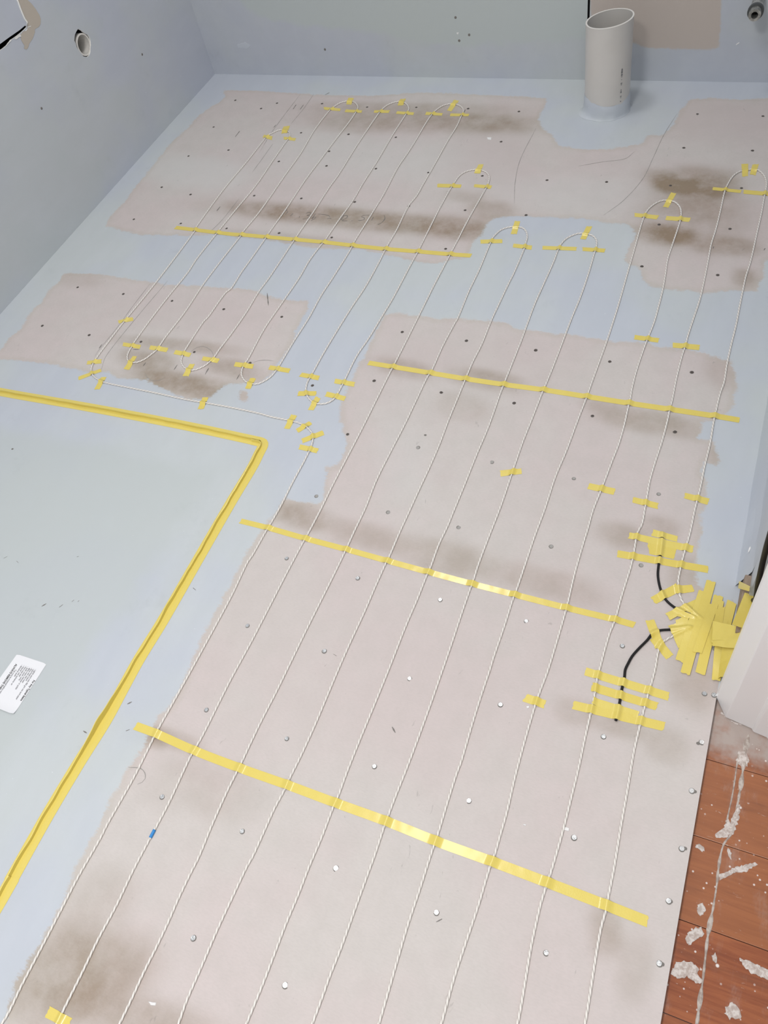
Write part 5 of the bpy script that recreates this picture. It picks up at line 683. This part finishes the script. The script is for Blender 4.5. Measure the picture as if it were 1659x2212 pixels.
# blue marker sleeve on the second run from the left
mk = Vector(SLEEVE)
best = min(range(len(cpts)), key=lambda i: (cpts[i] - mk).length)
tube('marker_sleeve', cpts[best - 3:best + 4], 0.0027, 10, BLUEPL, cable)
SENS_L = ['upper black sensor cable curving out of the tape patch by the door frame',
          'lower black sensor cable running from the tape patch to the stacked tapes']
SPTS = []
for s_, l_ in zip(SENSOR, SENS_L):
    P = resample([(x, y, 0.0023) for x, y in s_], 0.004)
    o = tube('sensor_cable', P, 0.0022, 10, BLACK); tag(o, l_, 'cable', 'black floor sensor cables')
    SPTS += resample([(x, y, 0.0023) for x, y in s_], 0.001)
allp = [(p, CR) for p in cpts] + [(p, 0.0023) for p in SPTS]
kda = kdtree.KDTree(len(allp))
for i, (p, r) in enumerate(allp): kda.insert(Vector((p.x, p.y, 0)), i)
kda.balance()
P = resample(WALLCABLE, 0.006)
tag(tube('wall_cable', P, 0.0042, 12, BLACK), 'black cable coming down the wall beside the white door frame', 'cable')

# ------------------------------------------------------------------ tape
TG = 'yellow masking tape strips'
def hump(x, y):
    h = 0.0075 * math.exp(-(((x - 0.058) / 0.040) ** 2 + ((y - 0.715) / 0.034) ** 2))
    return h
tape_no = 0
def drape(x, y, base, width=0.0065, lift=True):
    co, i, d = kda.find(Vector((x, y, 0)))
    r = allp[i][1]
    top = 2 * r + 0.0006
    if d <= r * 0.6: z = top - (d / (r * 0.6)) ** 2 * 0.0004
    else: 
        t = min(1, (d - r * 0.6) / width); z = (top - 0.0004) * (1 - t) ** 1.5
    return max(base, z + 0.0002) 
def strip(name, centre, width, label, base, torn=0.0012, quad=None, crumple=0.0, group=TG):
    """a strip of tape laid over the floor and the cables below it"""
    global tape_no
    tape_no += 1
    vs = []; fs = []
    nv = 5
    if quad:
        q = [Vector((p[0], p[1], 0)) for p in quad]
        zq = [p[2] for p in quad] if len(quad[0]) > 2 else None
        if (q[0] - q[1]).length + (q[3] - q[2]).length < (q[0] - q[3]).length + (q[1] - q[2]).length:
            q = [q[1], q[2], q[3], q[0]]
            if zq: zq = [zq[1], zq[2], zq[3], zq[0]]
        L = ((q[1] - q[0]).length + (q[2] - q[3]).length) / 2
        nu = max(8, int(L / 0.0016))
        for i in range(nu + 1):
            for j in range(nv + 1):
                u = i / nu; v = j / nv
                rj = 0
                if i in (0, nu): rj = (random.random() - 0.5) * torn * 2 / max(L, 0.001)
                u2 = u + rj
                p = q[0].lerp(q[1], u2).lerp(q[3].lerp(q[2], u2), v)
                b = base
                if zq: b = (zq[0] * (1-u) + zq[1] * u) * (1-v) + (zq[3] * (1-u) + zq[2] * u) * v
                z = drape(p.x, p.y, b) if not zq else b
                z += hump(p.x, p.y) + (0.00018 * noise.noise(Vector((p.x * 90, p.y * 90, tape_no)))) + crumple * abs(noise.noise(Vector((p.x * 55, p.y * 75, 3.3))))
                vs.append((p.x, p.y, z))
    else:
        P = resample([(x, y, 0) for x, y in centre], 0.0018)
        nu = len(P) - 1
        for i in range(nu + 1):
            d = (P[min(i+2, nu)] - P[max(i-2, 0)]).normalized(); s = Vector((-d.y, d.x, 0))
            jit = [random.uniform(-1, 1) * torn if i in (0, nu) else 0 for _ in range(nv + 1)]
            for j in range(nv + 1):
                p = P[i] + s * width * (0.5 - j / nv) + d * jit[j]
                z = drape(p.x, p.y, base, 0.010) + 0.0002 * noise.noise(Vector((p.x * 60, p.y * 60, tape_no)))
                vs.append((p.x, p.y, z))
    for i in range(nu):
        for j in range(nv):
            a = i * (nv + 1) + j
            fs.append((a, a + nv + 1, a + nv + 2, a + 1))
    o = mesh(name, vs, fs, TAPE, None, smooth=True)
    tag(o, label, 'tape', group)
    return o
for q, lab in TAPES: strip('tape_strip', None, 0, lab, 0.0004, quad=q)
for c_, w, lab in ROWS: strip('tape_strip', c_, w, lab, 0.0004)
for k, (q, lab) in enumerate(PATCH): strip('tape_strip', None, 0, lab, 0.0006 + 0.0003 * k, quad=q)
for k, (q, lab) in enumerate(HUMPTAPES): strip('tape_strip', None, 0, lab, 0.003, quad=[(x, y, z + 0.0004 * k) for x, y, z in q], crumple=(0, 0.003, 0.004, 0.004, 0, 0)[k])

# dam ridge of tape round the shower area: two flanges with a small upright fold between them
def dam(pts, label, seed):
    P = resample([(x, y, 0) for x, y in pts], 0.006)
    n = len(P)
    vs = []; fs = []
    for i in range(n):
        d = (P[min(i+2, n-1)] - P[max(i-2, 0)]); d.normalize(); s = Vector((-d.y, d.x, 0))     # s points to the shower side when walking right then towards the camera
        w = noise.noise(Vector((P[i].x * 9, P[i].y * 9, seed))); w2 = noise.noise(Vector((P[i].x * 28, P[i].y * 28, seed + 4)))
        y = P[i].y
        pocket = math.exp(-((y - 0.235) / 0.05) ** 2) if seed == 2 else 0.0
        h = 0.0086 + 0.0016 * w + 0.0008 * w2 + 0.006 * pocket
        lean = (LEAN[seed] + 0.0010 * w2 + 0.0012 * w) * (1 + 1.2 * pocket)
        a0 = (-0.0010 if seed == 1 else 0.0035) + 0.0010 * w2 + 0.003 * pocket
        sec = [(-0.0135, 0.0004), (-0.0075, 0.0006), (a0 - 0.0009, 0.0009), (a0 - 0.0006 + lean, h), (a0 + 0.0006 + lean, h + 0.0003), (a0 + 0.0008, 0.0010), (0.0085, 0.0006), (0.0125, 0.0004)]
        for a, z in sec: vs.append(P[i] + s * (a * SIDE) + Vector((0, 0, z)))
    m_ = 8
    for i in range(n - 1):
        for k in range(m_ - 1): fs.append((i*m_ + k, i*m_ + k + 1, (i+1)*m_ + k + 1, (i+1)*m_ + k))
    o = mesh('tape_dam', vs, fs, TAPE, None, smooth=False)
    tag(o, label, 'tape', 'yellow tape dam round the shower area')
    return o
SIDE = -1
LEAN = {1: 0.0012, 2: -0.0008, 3: -0.0008}
for k, (p, lab) in enumerate(DAM): dam(p, lab, k + 1)

# ------------------------------------------------------------------ small things on the floor
for q, lab in CHIPS: tag(blob('paint_chip', q, 0.0002, 0.0012, WHITECHIP, None, 0.0006, 0.003), lab, 'paint chip')

c0, c1, c2, c3 = [Vector((x, y, 0)) for x, y in CARD]
card = empty('label_card', tuple((c0 + c1 + c2 + c3) / 4))
tag(card, 'white printed paper label lying on the grey shower floor', 'label')
org = Vector(card.location)
def cp(u, v, z): 
    p = (c0.lerp(c3, u)).lerp(c1.lerp(c2, u), v); return Vector((p.x, p.y, z)) - org
nu, nv = 24, 10
vs = []; fs = []
for i in range(nu + 1):
    for j in range(nv + 1):
        u = i / nu; v = j / nv
        lift = 0.003 * max(0, (u - 0.85) / 0.15) ** 2 + 0.0025 * (1 - v) ** 3 * (0.4 + 0.6 * u) + 0.0006
        cu = 0.015 if (j in (0, nv) and i in (0, nu)) else 0
        vs.append(cp(u + (cu if i == 0 else -cu), v, lift))
for i in range(nu):
    for j in range(nv):
        a = i * (nv + 1) + j; fs.append((a, a + 1, a + nv + 2, a + nv + 1))
mesh('card_sheet', vs, fs, CARD_M, card, smooth=True)
cw = (c1 - c0).length; cl = (c2 - c1).length
du = (c2 - c1).normalized(); dv = (c1 - c0); dv = (dv - du * dv.dot(du)).normalized()
def print_line(txt, u, v, size, bold, ulen):
    cu = bpy.data.curves.new('print_line', 'FONT'); cu.body = txt; cu.size = size * cw
    cu.offset = 0.00018 if bold else 0.00005
    o = bpy.data.objects.new('print_line', cu)
    me = bpy.data.meshes.new_from_object(o); bpy.data.objects.remove(o)
    xs = [q.co.x for q in me.vertices]
    k = ulen * cl / max(max(xs) - min(xs), 1e-6)
    base = cp(u, v, 0.0)
    for q in me.vertices:
        p = base + du * (q.co.x * k) + dv * (q.co.y)
        # height follows the sheet
        w = p + org
        uu = min(1, max(0, (w - c1).dot(du) / cl)); vv = min(1, max(0, (w - c0).dot(dv) / cw))
        p.z = 0.003 * max(0, (uu - 0.85) / 0.15) ** 2 + 0.0025 * (1 - vv) ** 3 * (0.4 + 0.6 * uu) + 0.0006 + 0.0004
        q.co = p
    link('print_line', me, INK if bold else INK_GREY, card)
for t in CARDTEXT: print_line(*t)
